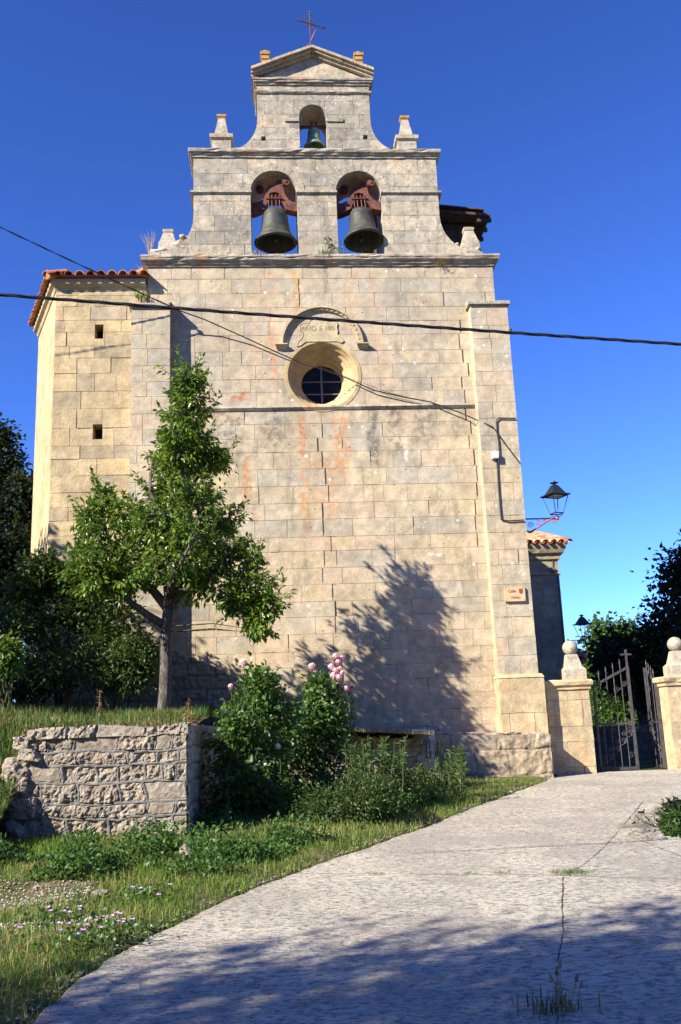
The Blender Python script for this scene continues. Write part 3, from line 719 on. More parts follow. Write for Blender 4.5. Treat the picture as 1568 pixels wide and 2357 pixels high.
# ---- upper stage
S3 = FY + .06
Lc = curve_side(-.15, 13.42, -.76, 12.66); Rc = curve_side(2.40, 13.42, 2.98, 12.66)
poly3 = [(-.95, 12.60), (3.2, 12.60), (3.2, 12.66)] + Rc[::-1] + [(2.40, 14.36), (-.15, 14.36)] + Lc + [(-.95, 12.66)]
A3 = archpoly(.79, 1.41, 12.62, 13.50)
sq = lambda x, z: [(x-.05, z-.055), (x+.05, z-.055), (x+.05, z+.055), (x-.05, z+.055)]
ashlar('upper_stage', church, M['belfry'], poly3, S3, .8, holes=[A3, sq(-.02, 12.93), sq(2.27, 12.98)], seed=41, blen=(.35, .8), course=(.28, .36), gap=(.003, .006), rough=.005, dark=.06)
mb = MB()
for a, b in ((.47, .79), (1.41, 1.78)):
    mb = MB(); mb.box(a, b+.0, S3-.035, S3+.6, 13.36, 13.44, .5); mb.build('impost_band', M['belfry'], church)
cornice('architrave', church, M['cornice'], -.15, 2.40, S3, 14.06, [(0, 0), (.03, .02), (.05, .05), (.05, .08), (0, .10)], .8, 6)
CP3 = [(0, 0), (.03, 0), (.04, .05), (.07, .055), (.075, .09), (.095, .10), (.095, .15), (0, .17)]
cornice('cornice', church, M['cornice'], -.15, 2.40, S3, 14.30, CP3, .8, 7)
apx = 15.06
mb = MB(); mb.prism([(-.18, 14.465), (2.43, 14.465), (1.125, apx)], S3+.01, S3+.75); mb.build('tympanum', M['raking'], church, normals=True)
for s in (-1, 1):
    mb = MB(); xe = 1.125 + s*1.39; rn = random.Random(50+s)
    for (z_, t_, p) in ((0, .055, .07), (.056, .05, .14), (.107, .065, .20)):
        k = 6
        for i in range(k):
            f0, f1 = i/k, (i+1)/k-.004
            A = (xe+(1.125-xe)*f0, 14.47+(apx-14.47)*f0+z_); B = (xe+(1.125-xe)*f1, 14.47+(apx-14.47)*f1+z_)
            j = rn.uniform(-.006, .006)
            mb.hexa([(A[0], S3-p+j, A[1]), (B[0], S3-p+j, B[1]), (B[0], S3+.76, B[1]), (A[0], S3+.76, A[1])][::s or 1], [(A[0], S3-p+j, A[1]+t_), (B[0], S3-p+j, B[1]+t_), (B[0], S3+.76, B[1]+t_), (A[0], S3+.76, A[1]+t_)][::s or 1], rn.random())
    mb.build('raking_cornice', M['raking'], church, normals=True)
# lichen covered blocks along the pediment
def capblock(x, z, w_, name):
    mb = MB(); y = S3-.16
    mb.box(x-w_*.42, x+w_*.42, y+.02, y+w_, z-.16, z-.001)
    mb.box(x-w_*.42, x+w_*.42, y, y+w_*.9, z, z+.10)
    mb.hexa([(x-w_*.5, y-.02, z+.101), (x+w_*.5, y-.02, z+.101), (x+w_*.5, y+w_, z+.101), (x-w_*.5, y+w_, z+.101)], [(x-w_*.52, y-.03, z+.17), (x+w_*.52, y-.03, z+.17), (x+w_*.52, y+w_, z+.17), (x-w_*.52, y+w_, z+.17)])
    mb.smooth = True; rockmesh(mb, (x, y+w_*.5, z+.165), (w_*.46, w_*.46, .085), int(x*40)+90, 3, amp=.35, boxy=.35)
    mb.build(name, M['orange_cap'], church)
capblock(.06, 14.88, .215, 'finial_block'); capblock(2.19, 14.88, .215, 'finial_block')
mb = MB(); x = 1.12; y = S3-.1
mb.box(x-.15, x+.15, y, y+.4, 15.16, 15.24); mb.hexa([(x-.15, y, 15.241), (x+.15, y, 15.241), (x+.15, y+.4, 15.241), (x-.15, y+.4, 15.241)], [(x-.05, y+.12, 15.36), (x+.05, y+.12, 15.36), (x+.05, y+.28, 15.36), (x-.05, y+.28, 15.36)])
mb.build('apex_block', M['orange_cap'], church)
# wrought iron cross, a little twisted on its stem
cr = thing('iron_cross', 'rusty wrought iron cross with eight arms on the gable peak', 'cross', (1.12, S3+.1, 15.36))
cc = Vector((1.12, S3+.1, 16.03)); rotz = Matrix.Rotation(math.radians(-14), 3, 'Y')
mb = MB(); mb.tube([(1.12, S3+.1, 15.3), (1.12, S3+.1, 16.34)], .014, 8); mb.tube([(1.08, S3+.1, 16.27), (1.16, S3+.1, 16.27)], .012, 6); mb.tube([(1.12, S3+.1, 16.33), (1.12, S3+.1, 16.40)], [.02, .003], 6); mb.build('stem', M['iron_rust'], cr)
mb = MB(); ax = Vector((1, .25, -.12)).normalized()
mb.tube([cc-ax*.33, cc+ax*.33], .014, 8)
for s in (-1, 1):
    e = cc+ax*.27*s; mb.tube([e-Vector((0, 0, .035)), e+Vector((0, 0, .035))], .012, 6); mb.tube([cc+ax*.32*s, cc+ax*.39*s], [.02, .003], 6)
mb.build('crossbar', M['iron_rust'], cr)
mb = MB()
for a in (45, 135, 225, 315):
    d = (ax*math.cos(math.radians(a)) + Vector((0, 0, 1))*math.sin(math.radians(a))); mb.tube([cc, cc+d*.17, cc+d*.21], [.011, .011, .004], 6)
mb.build('ray', M['iron_rust'], cr)
mb = MB(); mb.tube([cc+Vector((.13, 0, -.16)), cc+Vector((.06, -.01, -.34)), cc+Vector((0, -.01, -.48))], [.008, .016, .006], 6); mb.tube([cc+Vector((0, 0, -.48)), cc+Vector((-.1, -.02, -.62))], .007, 6); mb.build('bent_strap', M['lamp_red'], cr)

# pinnacles
def pinnacle(x, z, y, wbase, h1, h2, seed, small=False):
    mb = MB(); rn = random.Random(seed); w_ = wbase/2
    def blk(wa, wb, za, zb, a=.5): mb.hexa([(x-wa, y-wa, za), (x+wa, y-wa, za), (x+wa, y+wa, za), (x-wa, y+wa, za)], [(x-wb, y-wb, zb), (x+wb, y-wb, zb), (x+wb, y+wb, zb), (x-wb, y+wb, zb)], a)
    if not small:
        blk(w_, w_, z, z+h1*.70, .4); blk(w_*1.02, w_*1.22, z+h1*.70+.001, z+h1*.80, .3); blk(w_*1.22, w_*1.24, z+h1*.80+.001, z+h1, .6)
        blk(w_*.78, w_*.36, z+h1+.001, z+h1+h2*.80, .5)
        o = mb.build('pinnacle', M['finial'], church)
        mb = MB(); zt = z+h1+h2*.80
        blk2 = [(w_*.38, w_*.44, zt+.001, zt+.035), (w_*.48, w_*.50, zt+.036, zt+.09), (w_*.38, w_*.2, zt+.091, zt+.13)]
        for wa, wb, za, zb in blk2: mb.hexa([(x-wa, y-wa, za), (x+wa, y-wa, za), (x+wa, y+wa, za), (x-wa, y+wa, za)], [(x-wb, y-wb, zb), (x+wb, y-wb, zb), (x+wb, y+wb, zb), (x-wb, y+wb, zb)])
        mb.build('pinnacle_cap', M['orange_cap'], o)
    else:
        blk(w_, w_*.9, z, z+h1*.45, .5); blk(w_*.86, w_*.45, z+h1*.45+.001, z+h1*.88, .45); blk(w_*.52, w_*.56, z+h1*.88+.001, z+h1*.97, .6); blk(w_*.5, w_*.42, z+h1*.97+.001, z+h1, .6)
        mb.build('pinnacle', M['finial'], church)
pinnacle(-.955, 12.59, FY+.28, .42, .44, .64, 1); pinnacle(3.21, 12.59, FY+.28, .42, .44, .64, 2)
pinnacle(-2.14, 10.13, FY+.3, .42, .66, 0, 3, True); pinnacle(4.50, 10.13, FY+.3, .42, .70, 0, 4, True)
# broken coping rubble on the left shoulder
mb = MB(); mb.smooth = True
for i, (x, z, r) in enumerate([(-2.38, 10.17, .14), (-2.2, 10.2, .12), (-1.92, 10.36, .16), (-1.78, 10.5, .10), (4.66, 10.17, .10), (4.2, 10.3, .08)]): mb = MB(); mb.smooth = True; rockmesh(mb, (x, FY+.2, z), (r, .2, r*.7), 60+i); mb.build('broken_coping', M['finial'], church)

# nave and roof behind the gable
mb = MB()
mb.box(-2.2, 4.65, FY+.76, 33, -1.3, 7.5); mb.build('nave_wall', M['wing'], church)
mb = MB(); mb.hexa([(-2.5, FY+.76, 7.5), (4.8, FY+.76, 7.5), (4.8, 33, 7.5), (-2.5, 33, 7.5)], [(1.1, FY+.76, 9.6), (1.3, FY+.76, 9.6), (1.3, 33, 9.6), (1.1, 33, 9.6)]); mb.build('nave_roof', M['tile'], church)

# ------------------------------------------------------------------ bells
def bell(name, label, c, R, H, mat, yoke, tilt=0.0, twist=0, group='bells in the gable arches', flip=1):
    """c: mouth centre"""
    rt = thing(name, label, 'bell', c, group)
    tl = Matrix.Rotation(tilt, 3, 'X') @ Matrix.Rotation(twist, 3, 'Y')
    piv = Vector((c[0], c[1], c[2]+H*1.28))
    T = lambda v: piv + tl @ (Vector(v)-piv)
    prof = [(.93, .0), (1.0, .02), (1.0, .05), (.95, .09), (.86, .15), (.80, .21), (.765, .24), (.775, .255), (.735, .28), (.68, .42), (.635, .60), (.60, .78), (.605, .80), (.575, .82), (.565, .90), (.50, .97), (.36, 1.0), (.0, 1.02)]
    mb = MB(); mb.smooth = True
    pr = [(r*R, z*H) for r, z in prof]; inn = [(.90*R, .0), (.80*R, .12*H), (.66*R, .35*H), (.52*R, .85*H), (0, .92*H)]
    mb.lathe([(r, z) for r, z in inn[::-1]] + pr, c, 40, cap=False)
    mb.v = [tuple(T(v)) for v in mb.v]
    b = mb.build('bell_body', mat, rt)
    mb = MB(); mb.smooth = True; mb.tube([T((c[0], c[1], c[2]+.85*H)), T((c[0], c[1], c[2]+.18*H))], .02*R/.5, 8); mb.lathe([(0, .05*H), (.1*R, .08*H), (.13*R, .14*H), (.08*R, .22*H), (0, .25*H)], c, 12, cap=False)
    mb.build('clapper', M['iron_dark'], rt)
    yoke(rt, T, c, R, H)
    return rt
def iron_yoke(rt, T, c, R, H):
    s = 1/413.0; zc = c[2]+H*1.02  # bell crown
    def q(u, v): return (c[0] + (u-292)*s, zc + (552-v)*s)
    out = [(40, 490), (40, 600), (115, 592), (200, 552), (232, 480), (236, 430), (250, 395), (290, 380), (330, 395), (345, 430), (352, 480), (395, 560), (470, 580), (545, 580), (545, 505), (480, 492), (425, 470), (382, 400), (372, 330), (352, 262), (316, 255), (305, 290), (318, 300), (310, 312), (250, 312), (228, 335), (205, 400), (190, 460), (120, 490)]
    pl = [q(*p) for p in out]
    y0 = c[1]-.11; y1 = c[1]+.11
    mb = MB(); mb.prism(pl[::-1], y0, y1)
    mb.v = [tuple(T(v)) for v in mb.v]; mb.build('yoke', M['yoke'], rt, normals=True)
    mb = MB(); x, z = q(400, 293); mb.lathe([(.0, -.05), (.085, -.045), (.088, 0), (.085, .045), (0, .05)], (x, y0-.02, z), 18, 'y', cap=False)
    mb.lathe([(.0, -.065), (.03, -.06), (.03, 0)], (x, y0-.02, z), 10, 'y', cap=False); mb.build('counterweight', M['yoke'], rt); mb = MB(); x2, z2 = q(160, 300)
    mb.lathe([(.0, -.05), (.085, -.045), (.088, 0), (.085, .045), (0, .05)], (x2, y1+.02, z2), 18, 'y', cap=False); mb.build('counterweight', M['yoke'], rt)
    mb = MB()
    for i, u in enumerate((240, 268, 304, 335)):
        for yy in (y0-.01, y1-.04):
            a = q(u, 415); b = q(u+(u-290)*.05, 548); mb.tube([(a[0], yy, a[1]), (b[0], yy, b[1])], .013, 6); mb.lathe([(.0, -.02), (.024, -.02), (.024, .01), (0, .012)], (a[0], yy, a[1]-.04), 6, cap=False)
    a = q(215, 455); b = q(365, 455); mb.box(a[0], b[0], y0-.04, y1+.04, a[1]-.012, a[1]+.012)
    mb.v = [tuple(T(v)) for v in mb.v]; mb.build('strap_bolts', M['yoke'], rt)
    mb = MB()
    for u in (70, 505):
        mb = MB(); a = q(u, 540); mb.box(a[0]-.05, a[0]+.05, c[1]-.07, c[1]+.07, a[1]-.07, a[1]+.07)
        mb.tube([(a[0], c[1]-.08, a[1]+.02), (a[0], c[1]-.08, a[1]-.2), (a[0]+(.06 if u > 300 else -.06), c[1]-.08, a[1]-.24)], .025, 6)
        mb.tube([(a[0], c[1], a[1]+.06), (a[0], c[1], a[1]+.18)], .02, 6); mb.build('bearing', M['yoke'], rt)
    mb = MB(); sx = q(20, 545)[0], q(560, 545)[0]
    mb.tube([(sx[0], c[1], q(0, 545)[1]), (sx[1], c[1], q(0, 545)[1])], .028, 8)
    mb.build('axle', M['yoke'], rt)
BY_ = FY+.28
b1 = P(635, 562, BY_); b2 = P(830, 562, BY_)
bell('bell', 'large dark bronze bell hanging under a red iron yoke in the left arch', (b1.x, BY_, b1.z), .47, .79, M['bronze'], iron_yoke, 0.0)
bell('bell', 'large grey bronze bell, swung slightly, beside the timber hut in the right arch', (b2.x+.02, BY_, b2.z), .445, .78, M['bronze'], iron_yoke, -.10, -.05)
def bar_yoke(rt, T, c, R, H):
    z = c[2]+H*1.13
    mb = MB(); mb.box(.74, 1.46, c[1]-.03, c[1]+.03, z-.025, z+.025); mb.build('bearing_bar', M['iron_rust'], rt)
    for dx in (-.05, .05):
        mb = MB(); mb.tube([(c[0]+dx, c[1]-.03, c[2]+H), (c[0]+dx, c[1]-.03, z+.08)], .02, 6); mb.lathe([(0, -.02), (.03, -.015), (.03, .02), (0, .03)], (c[0]+dx, c[1]-.03, z+.09), 8, cap=False); mb.build('hanger', M['iron_rust'], rt)
b3 = P(724, 340, S3+.4)
bell('bell', 'small green bronze bell in the single top arch', (b3.x, S3+.4, b3.z), .235, .47, M['bronze_green'], bar_yoke)

# ------------------------------------------------------------------ timber hut behind the gable, right
hut = thing('roof_hut', 'dark timber hut with tiled eaves behind the right arch', 'hut', (3.6, 21.5, 9.6))
mb = MB(); mb.box(2.75, 5.12, 20.6, 23, 9.4, 12.0); mb.build('wall', M['wood'], hut)
mb = MB(); mb.hexa([(2.55, 20.2, 12.2), (5.42, 20.2, 12.0), (5.42, 23.3, 12.0), (2.55, 23.3, 12.3)], [(2.55, 20.2, 12.26), (5.42, 20.2, 12.06), (5.42, 23.3, 12.1), (2.55, 23.3, 12.4)])
tiles(mb, (2.6, 20.3, 12.42), (2.6, 23.2, 12.42), (1, 0, -.10), 2.7, seed=3); roof = mb.build('roof', M['tile_dark'], hut)
for i in range(7):
    mb = MB(); mb.bar((5.1, 20.3+i*.45, 11.93), (5.45, 20.3+i*.45, 11.93), .07, .1); mb.build('rafter', M['wood'], hut)

# ------------------------------------------------------------------ annex, left
annex = thing('church_annex', 'square stone stair block with red tiled eaves and small dark openings', 'building', (-3.5, 19.5, -.2))
AY = 18.46; ax0 = P(130, 660, AY).x; zt = 9.33
rect = lambda a, b, Y: (lambda p, q: [(p.x, q.z), (q.x, q.z), (q.x, p.z), (p.x, p.z)])(P(a[0], a[1], Y), P(b[0], b[1], Y))
wins = [((219, 747), (238, 780)), ((214, 977), (236, 1011)), ((172, 1246), (194, 1282))]
ashlar('front_wall', annex, M['annex'], [(ax0, -.2), (-2.55, -.2), (-2.55, zt), (ax0, zt)], AY, .5, holes=[rect(a, b, AY) for a, b in wins], seed=51, blen=(.35, .9), course=(.25, .42), gap=(.003, .006), rough=.016)
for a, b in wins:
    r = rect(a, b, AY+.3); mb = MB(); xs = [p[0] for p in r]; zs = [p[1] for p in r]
    mb.box(min(xs)-.12, max(xs)+.12, AY+.36, AY+.40, min(zs)-.12, max(zs)+.12); mb.build('window_dark_sheet', M['void'], annex)  # near-black sheet paints the shade inside the opening
Bk = Vector((-5.36, 20.8, 0))
mb = MB()
d = (Bk-Vector((ax0, AY, 0)))
nn_ = 14; rn = random.Random(6)
for i in range(nn_):
    for j in range(34):
        f0, f1 = i/nn_, (i+1)/nn_; za, zb = -.2+9.5*j/34, -.2+9.5*(j+1)/34
        p = Vector((ax0, AY+.004, 0)) + d*f0; q = Vector((ax0, AY+.004, 0)) + d*f1
        mb.add([(p.x, p.y, za), (p.x, p.y, zb), (q.x, q.y, zb), (q.x, q.y, za)], [(0, 1, 2, 3)], rn.random())
mb.add([(Bk.x, Bk.y, -.2), (Bk.x, Bk.y, 9.3), (-2.4, 22.2, 9.3), (-2.4, 22.2, -.2)], [(0, 1, 2, 3)])
mb.build('side_wall', M['annex_side'], annex)
# eaves moulding and tiles
mb = MB(); nrm = Vector((-d.y, d.x, 0)).normalized(); nrm = nrm if nrm.x < 0 else -nrm
def eave_pts(p, h): 
    c = Vector((ax0, AY, 0)) + (nrm + Vector((0, -1, 0)))*(p/(1+nrm.dot(Vector((0, -1, 0)))))
    return [(-2.56, AY-p, h), (c.x, c.y, h), tuple((Bk + nrm*p) + Vector((0, 0, h)))]
prof = [(0, 9.2), (.02, 9.2), (.05, 9.27), (.12, 9.32), (.13, 9.38), (.13, 9.42), (0, 9.44)]
rows = [eave_pts(p, h) for p, h in prof]
for a in range(len(rows)-1):
    for i in range(2): mb.add([rows[a][i], rows[a][i+1], rows[a+1][i+1], rows[a+1][i]], [(0, 1, 2, 3)], .8)
mb.build('eaves_moulding', M['annex_side'], annex)
mb = MB(); e = eave_pts(.22, 9.45); apex = Vector((-2.5, 21.4, 10.35))
mb.add([e[0], e[1], e[2], tuple(apex), (-2.5, 18.3, 9.46)], [(0, 1, 3), (1, 2, 3), (0, 3, 4)], .3)
A_ = Vector(e[1]) + Vector((0, 0, .02)); B_ = Vector((-2.58, AY-.22, 9.49)); up = Vector((0, 1, .30)).normalized()
tiles(mb, A_, B_, up, 2.4, sp=.21, r=.095, seed=7, cut=lambda f: .4+2.2*f)
C_ = Vector(e[2]) + Vector((0, 0, .02)); inw = (-nrm + Vector((0, 0, .3))).normalized()
tiles(mb, A_, C_, inw, 2.0, sp=.21, r=.095, seed=8, cut=lambda f: .4+1.6*f)
rn = random.Random(3)
mb.smooth = False
for i in range(7):
    p = A_.lerp(apex + Vector((0, 0, .08)), i/7); q = A_.lerp(apex + Vector((0, 0, .08)), (i+1.15)/7); mb.attr = rn.random(); mb.tube([p, q], [.10, .085], 9)
mb.build('roof', M['tile'], annex)
# low tiled slope climbing from the annex to the gable shoulder
mb = MB(); a = P(300, 640, 19.3); b = P(334, 618, 19.3)
for i in range(3):
    mb.attr = .5+.2*i; o_ = Vector((0, i*.3, .0)); mb.tube([a+o_, b+o_+Vector((.25, 0, .1))], [.09, .08], 9)
mb.build('ridge_tiles', M['tile'], annex)

# ------------------------------------------------------------------ wing beyond the gate
wing = thing('church_wing', 'shaded far wing of the church with a tiled cornice beside the gate', 'building', (8, 30, -1))
WY = 28.0; wx = 8.72
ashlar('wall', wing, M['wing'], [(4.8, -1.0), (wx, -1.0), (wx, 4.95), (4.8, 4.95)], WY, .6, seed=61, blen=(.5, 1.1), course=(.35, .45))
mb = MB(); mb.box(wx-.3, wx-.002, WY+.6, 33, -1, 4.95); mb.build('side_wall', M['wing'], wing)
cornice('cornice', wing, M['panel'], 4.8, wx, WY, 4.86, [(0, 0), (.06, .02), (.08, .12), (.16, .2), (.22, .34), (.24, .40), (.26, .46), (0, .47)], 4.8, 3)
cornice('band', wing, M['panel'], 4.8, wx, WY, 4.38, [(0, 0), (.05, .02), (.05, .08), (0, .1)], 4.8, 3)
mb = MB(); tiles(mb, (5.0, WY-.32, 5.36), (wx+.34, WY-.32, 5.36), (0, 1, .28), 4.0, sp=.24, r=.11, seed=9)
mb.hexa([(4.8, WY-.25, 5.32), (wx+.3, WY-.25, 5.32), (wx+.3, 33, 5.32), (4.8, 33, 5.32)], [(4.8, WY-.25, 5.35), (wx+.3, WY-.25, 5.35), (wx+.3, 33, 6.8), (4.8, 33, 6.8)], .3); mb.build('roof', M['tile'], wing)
mb = MB(); pts = [P(1216, 1272, WY-.03), P(1255, 1274, WY-.03), P(1272, 1288, WY-.03), P(1274, 1318, WY-.03), P(1283, 1320, WY-.03), P(1300, 1500, WY-.03)]; mb.tube(pts, .012, 6); mb.build('wall_cable', M['cable'], wing)
mb = MB(); p = P(1272, 1312, WY-.05); mb.box(p.x-.06, p.x+.06, WY-.09, WY-.004, p.z-.08, p.z+.08); mb.build('junction_box', M['frame'], wing)
porch = thing('low_porch', 'low porch with a tiled eave, half hidden behind the left ball-topped pillar', 'building', (9.8, 33, -1))
WX2 = P(1342, 1530, 31).x
mb = MB(); mb.box(8.75, WX2-.12, 31, 34, -1, P(1330, 1530, 31).z); mb.build('wall', M['wing'], porch)
mb = MB(); z = P(1330, 1518, 31).z; tiles(mb, (8.8, 30.7, z), (WX2+.1, 30.7, z), (0, 1, .3), 2.5, sp=.24, r=.11, seed=10); mb.hexa([(8.8, 30.75, z-.14), (WX2+.05, 30.75, z-.14), (WX2+.05, 34.2, z-.14), (8.8, 34.2, z-.14)], [(8.8, 30.75, z-.02), (WX2+.05, 30.75, z-.02), (WX2+.05, 34.2, z+.9), (8.8, 34.2, z+.9)]); mb.build('roof', M['tile'], porch)

# ------------------------------------------------------------------ ground, road, terraces
EY = np.array([-8, 0, 5.4, 6.7, 8.2, 9.8, 11.7, 14.25, 17.4, 18.2, 19.2, 21, 60.]); EX = np.array([-2.8, -2.1, -1.32, -1.12, -.50, .36, 1.58, 3.0, 4.88, 5.3, 6.1, 6.2, 6.3])
def road_z(y): return -1.6 + .03324*np.minimum(y, 19.5) + .004*np.maximum(np.asarray(y, float)-19.5, 0)
def xl(y): return np.interp(y, EY, EX)
def pit(x, y):
    """the sunken corner right of the road: 0 on the road, 1 inside"""
    lo = np.interp(x, [4.1, 4.35, 5.5, 9], [10.9, 10.3, 9.8, 9.0]); hi = np.interp(x, [4.1, 4.7, 5.6, 9], [11.3, 12.5, 13.6, 15.0])
    return np.where(x > 4.1, np.clip(np.minimum(y-lo, hi-y)/.35, -1, 1), -1)
def gz(x, y):
    x = np.asarray(x, float); y = np.asarray(y, float)
    d = xl(y) - x
    b = .05*sstep(.3, 2.6, d)*sstep(5, 8.5, y) + .05*sstep(0, .4, d) + np.where(d > 0, .10*(fbm(x*.9, y*.9, 3, 3)-.45)*sstep(.1, 1, d), 0)
    b = b + .02*sstep(8.2, 9.4, y)*sstep(.8, 2.2, d) - .10*sstep(8.9, 8.5, y)*sstep(1.2, 2.0, d)
    b = b - 1.3*np.clip(pit(x, y), 0, 1)
    return road_z(y) + b - .03*(d <= 0) - np.where((d <= .05) & (y < 18.4), .03, 0)
gx = np.concatenate([np.arange(-90, -12, 3.0), np.arange(-12, 10, .16), np.arange(10, 90, 3.0)]); gy = np.concatenate([np.arange(-40, -2, 2.0), np.arange(-2, 20, .16), np.arange(20, 60, 1.5), np.arange(60, 420, 20)])
gx = np.concatenate([np.arange(-180, -90, 15.0), gx, np.arange(90, 181, 15.0)]); GX, GY = np.meshgrid(gx, gy)
tag(gridmesh('ground', GX, GY, gz(GX, GY), M['earth']), None, None, None, 'structure')
# road slab: its left edge crumbles into the verge
ry = np.arange(-8, 18.6, .09); rs = np.linspace(0, 1, 110)
RY, RS = np.meshgrid(ry, rs, indexing='ij')
le = xl(RY) + .035*(fbm(RY*2.3, RY*0+1, 8, 4)-.47)*2 + .06*(vnoise(RY*9, RY*0, 4)-.5); RX = le + (12-le)*RS**1.6
RZ = road_z(RY) + .018*(fbm(RX*.8, RY*.8, 12, 3)-.5) - .004*np.maximum(RX-8, 0)
RZ[:, 0] -= .06
road = gridmesh('road', RX, RY, RZ, M['road'], None, None, pit(RX, RY) < .0, True, True)
tag(road, None, None, None, 'structure')
def rz(x, y): return float(road_z(y) + .018*(fbm(np.array([x*.8]), np.array([y*.8]), 12, 3)[0]-.5))
def strip(pts, wd, seed, name):
    """a dirt-filled joint or crack lying on the slab"""
    rn = random.Random(seed); V = []; Fc = []
    full = []
    for (a, b) in zip(pts[:-1], pts[1:]):
        n = max(2, int(math.dist(a, b)/.06))
        for i in range(n): full.append((a[0]+(b[0]-a[0])*i/n, a[1]+(b[1]-a[1])*i/n))
    full.append(pts[-1])
    for i, (x, y) in enumerate(full):
        j = rn.uniform(-1, 1)*wd*1.3; k = wd*rn.uniform(.25, 1.0); d = Vector((full[min(i+1, len(full)-1)][0]-full[max(i-1, 0)][0], full[min(i+1, len(full)-1)][1]-full[max(i-1, 0)][1])).normalized()
        nx, ny = -d.y, d.x; x += nx*j; y += ny*j
        V += [(x-nx*k, y-ny*k, rz(x-nx*k, y-ny*k)+.005), (x+nx*k, y+ny*k, rz(x+nx*k, y+ny*k)+.005)]
    Fc = [(2*i, 2*i+1, 2*i+3, 2*i+2) for i in range(len(full)-1)]
    mb = MB(); mb.add(V, Fc); return mb.build(name, M['crack'], road)
def G(px, py, it=3):
    """where a line of sight meets the road surface"""
    d = RR @ np.array([px-CX, -(py-CY), F_PX]); t = -1.6/(d[2]-.03324*d[1]); return (d[0]*t, d[1]*t)
strip([G(640, 2011), G(930, 2012), G(1290, 2016), G(1568, 2024), G(1800, 2032)], .006, 1, 'joint')
strip([G(1345, 1990), G(1296, 2020), G(1293, 2090), G(1296, 2150), G(1284, 2230), G(1282, 2330), G(1282, 2420)], .0045, 2, 'crack')
strip([G(1426, 1912), G(1385, 1955), G(1345, 1990)], .004, 3, 'crack')
strip([G(1040, 1893), G(1250, 1872), G(1480, 1845), G(1568, 1830)], .005, 4, 'joint')
strip([G(1426, 1912), G(1480, 1845)], .006, 6, 'crack'); strip([G(1450, 1925), G(1568, 1972)], .006, 7, 'crack')

def tz(x, y):
    """the upper terrace behind the walls"""
    x = np.asarray(x, float); y = np.asarray(y, float)
    z = .10 + .045*(y-11.4) + .10*np.maximum(-x-2.6, 0)*sstep(11, 14, y) + .09*(fbm(x*1.1, y*1.1, 21, 3)-.45)
    z = z + .25*sstep(-4.5, -7.5, x)
    low = gz(x, y)
    ramp = sstep(9.6, 13.0, y + .35*np.maximum(-x-3.2, 0))
    return np.where((x > -3.0) & (y > 11.3), z, low*(1-ramp) + z*ramp)
hx = np.arange(-14, -1.05, .1); hy = np.arange(9.2, 18.7, .1); HX, HY = np.meshgrid(hx, hy)
HX[:, -1] = -1.09
tk = ~((HX > -2.95) & (HY < 11.42))
HZ = tz(HX, HY); HZ = np.where(HY < 9.5, HZ-.05, HZ)
tag(gridmesh('upper_terrace', HX, HY, HZ, M['earth'], None, None, tk), None, None, None, 'structure')
hx = np.arange(-1.09, 2.75, .08); hy = np.arange(16.5, 18.55, .08); LX, LY = np.meshgrid(hx, hy)
def lz(x, y): return .18 - .085*(np.asarray(x, float)+1.1) + .05*(fbm(np.asarray(x)*2, np.asarray(y)*2, 31, 3)-.45)
tag(gridmesh('lower_terrace', LX, LY, lz(LX, LY), M['earth']), None, None, None, 'structure')
# hill to the left
hx = np.arange(-70, -6, 1.0); hy = np.arange(18, 110, 1.2); QX, QY = np.meshgrid(hx, hy)
edge = np.interp(QY, [18, 24, 30, 60, 110], [-9.5, -9.3, -9.5, -16, -28])
QZ = -1.2 + 11.5*sstep(0, 10, edge-QX)*sstep(19, 25, QY) + 4*(fbm(QX*.12, QY*.12, 40, 4)-.5)*sstep(0, 6, edge-QX)
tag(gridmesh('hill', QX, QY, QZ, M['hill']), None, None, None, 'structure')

hx = np.arange(-180, 181, 6.0); hy = np.arange(-170, -29, 6.0); BX, BYY = np.meshgrid(hx, hy)
tag(gridmesh('light_blocking_hills', BX, BYY, -2 + 34*sstep(-30, -100, BYY)*(.75+.5*fbm(BX*.012, BYY*.012, 45, 3)), M['hill']), None, None, None, 'structure')  # unseen hills added behind the viewer to block low sky light
# ------------------------------------------------------------------ retaining walls
rw = thing('retaining_wall', 'low rock-faced retaining wall with pointed joints and a broken left end', 'wall', (-2, 11.5, -1.2))
topf = lambda u, v, b: 1.41 - .05*sstep(.5, .05, u) - .12*sstep(.26, .1, u)
leftf = lambda u, v, b: .06 + .16*(v > 1.13) + .10*(v > 1.28) + .10*vnoise(v*6, v*0, 3) - .05*(v < .7)
rubble('front_face', rw, M['rubble'], (-3.1, 11.4, -1.33), (1, 0, 0), 2.03, 1.42, (0, -1, 0), .0095, 7, (.15, .29), (.15, .50), (.052), .016, .014, topf, leftf, .10, .2, 1.15, False)
rubble('side_face', rw, M['rubble_old'], (-1.07, 11.4, -1.33), (.012, 1, 0), 5.3, 1.42, (1, 0, 0), .02, 8, (.18, .3), (.25, .6), .04, .006, .015)
mb = MB(); mb.hexa([(-2.98, 11.43, -1.35), (-1.1, 11.43, -1.35), (-1.04, 16.6, -1.35), (-3.1, 16.6, -1.35)], [(-2.98, 11.43, .06), (-1.1, 11.43, .06), (-1.04, 16.6, .05), (-3.0, 16.6, .05)]); mb.build('core', M['rubble_old'], rw)
rubble('coping_course', rw, M['rubble'], (-2.92, 11.385, .035), (1, 0, 0), 1.87, .15, (0, -1, 0), .0095, 27, (.6, .7), (.3, .62), .06, .0, .012, lambda u, v, b: .145 - .05*vnoise(u*5, u*0, 6) - .05*sstep(.3, .0, u), lambda u, v, b: .12*vnoise(v*20, v*0, 2), .02, .1, 1.1, False)
cu_, cv_ = np.meshgrid(np.linspace(-2.9, -1.05, 150), np.linspace(0, 1, 34)); cy_ = 11.37 + .42*cv_
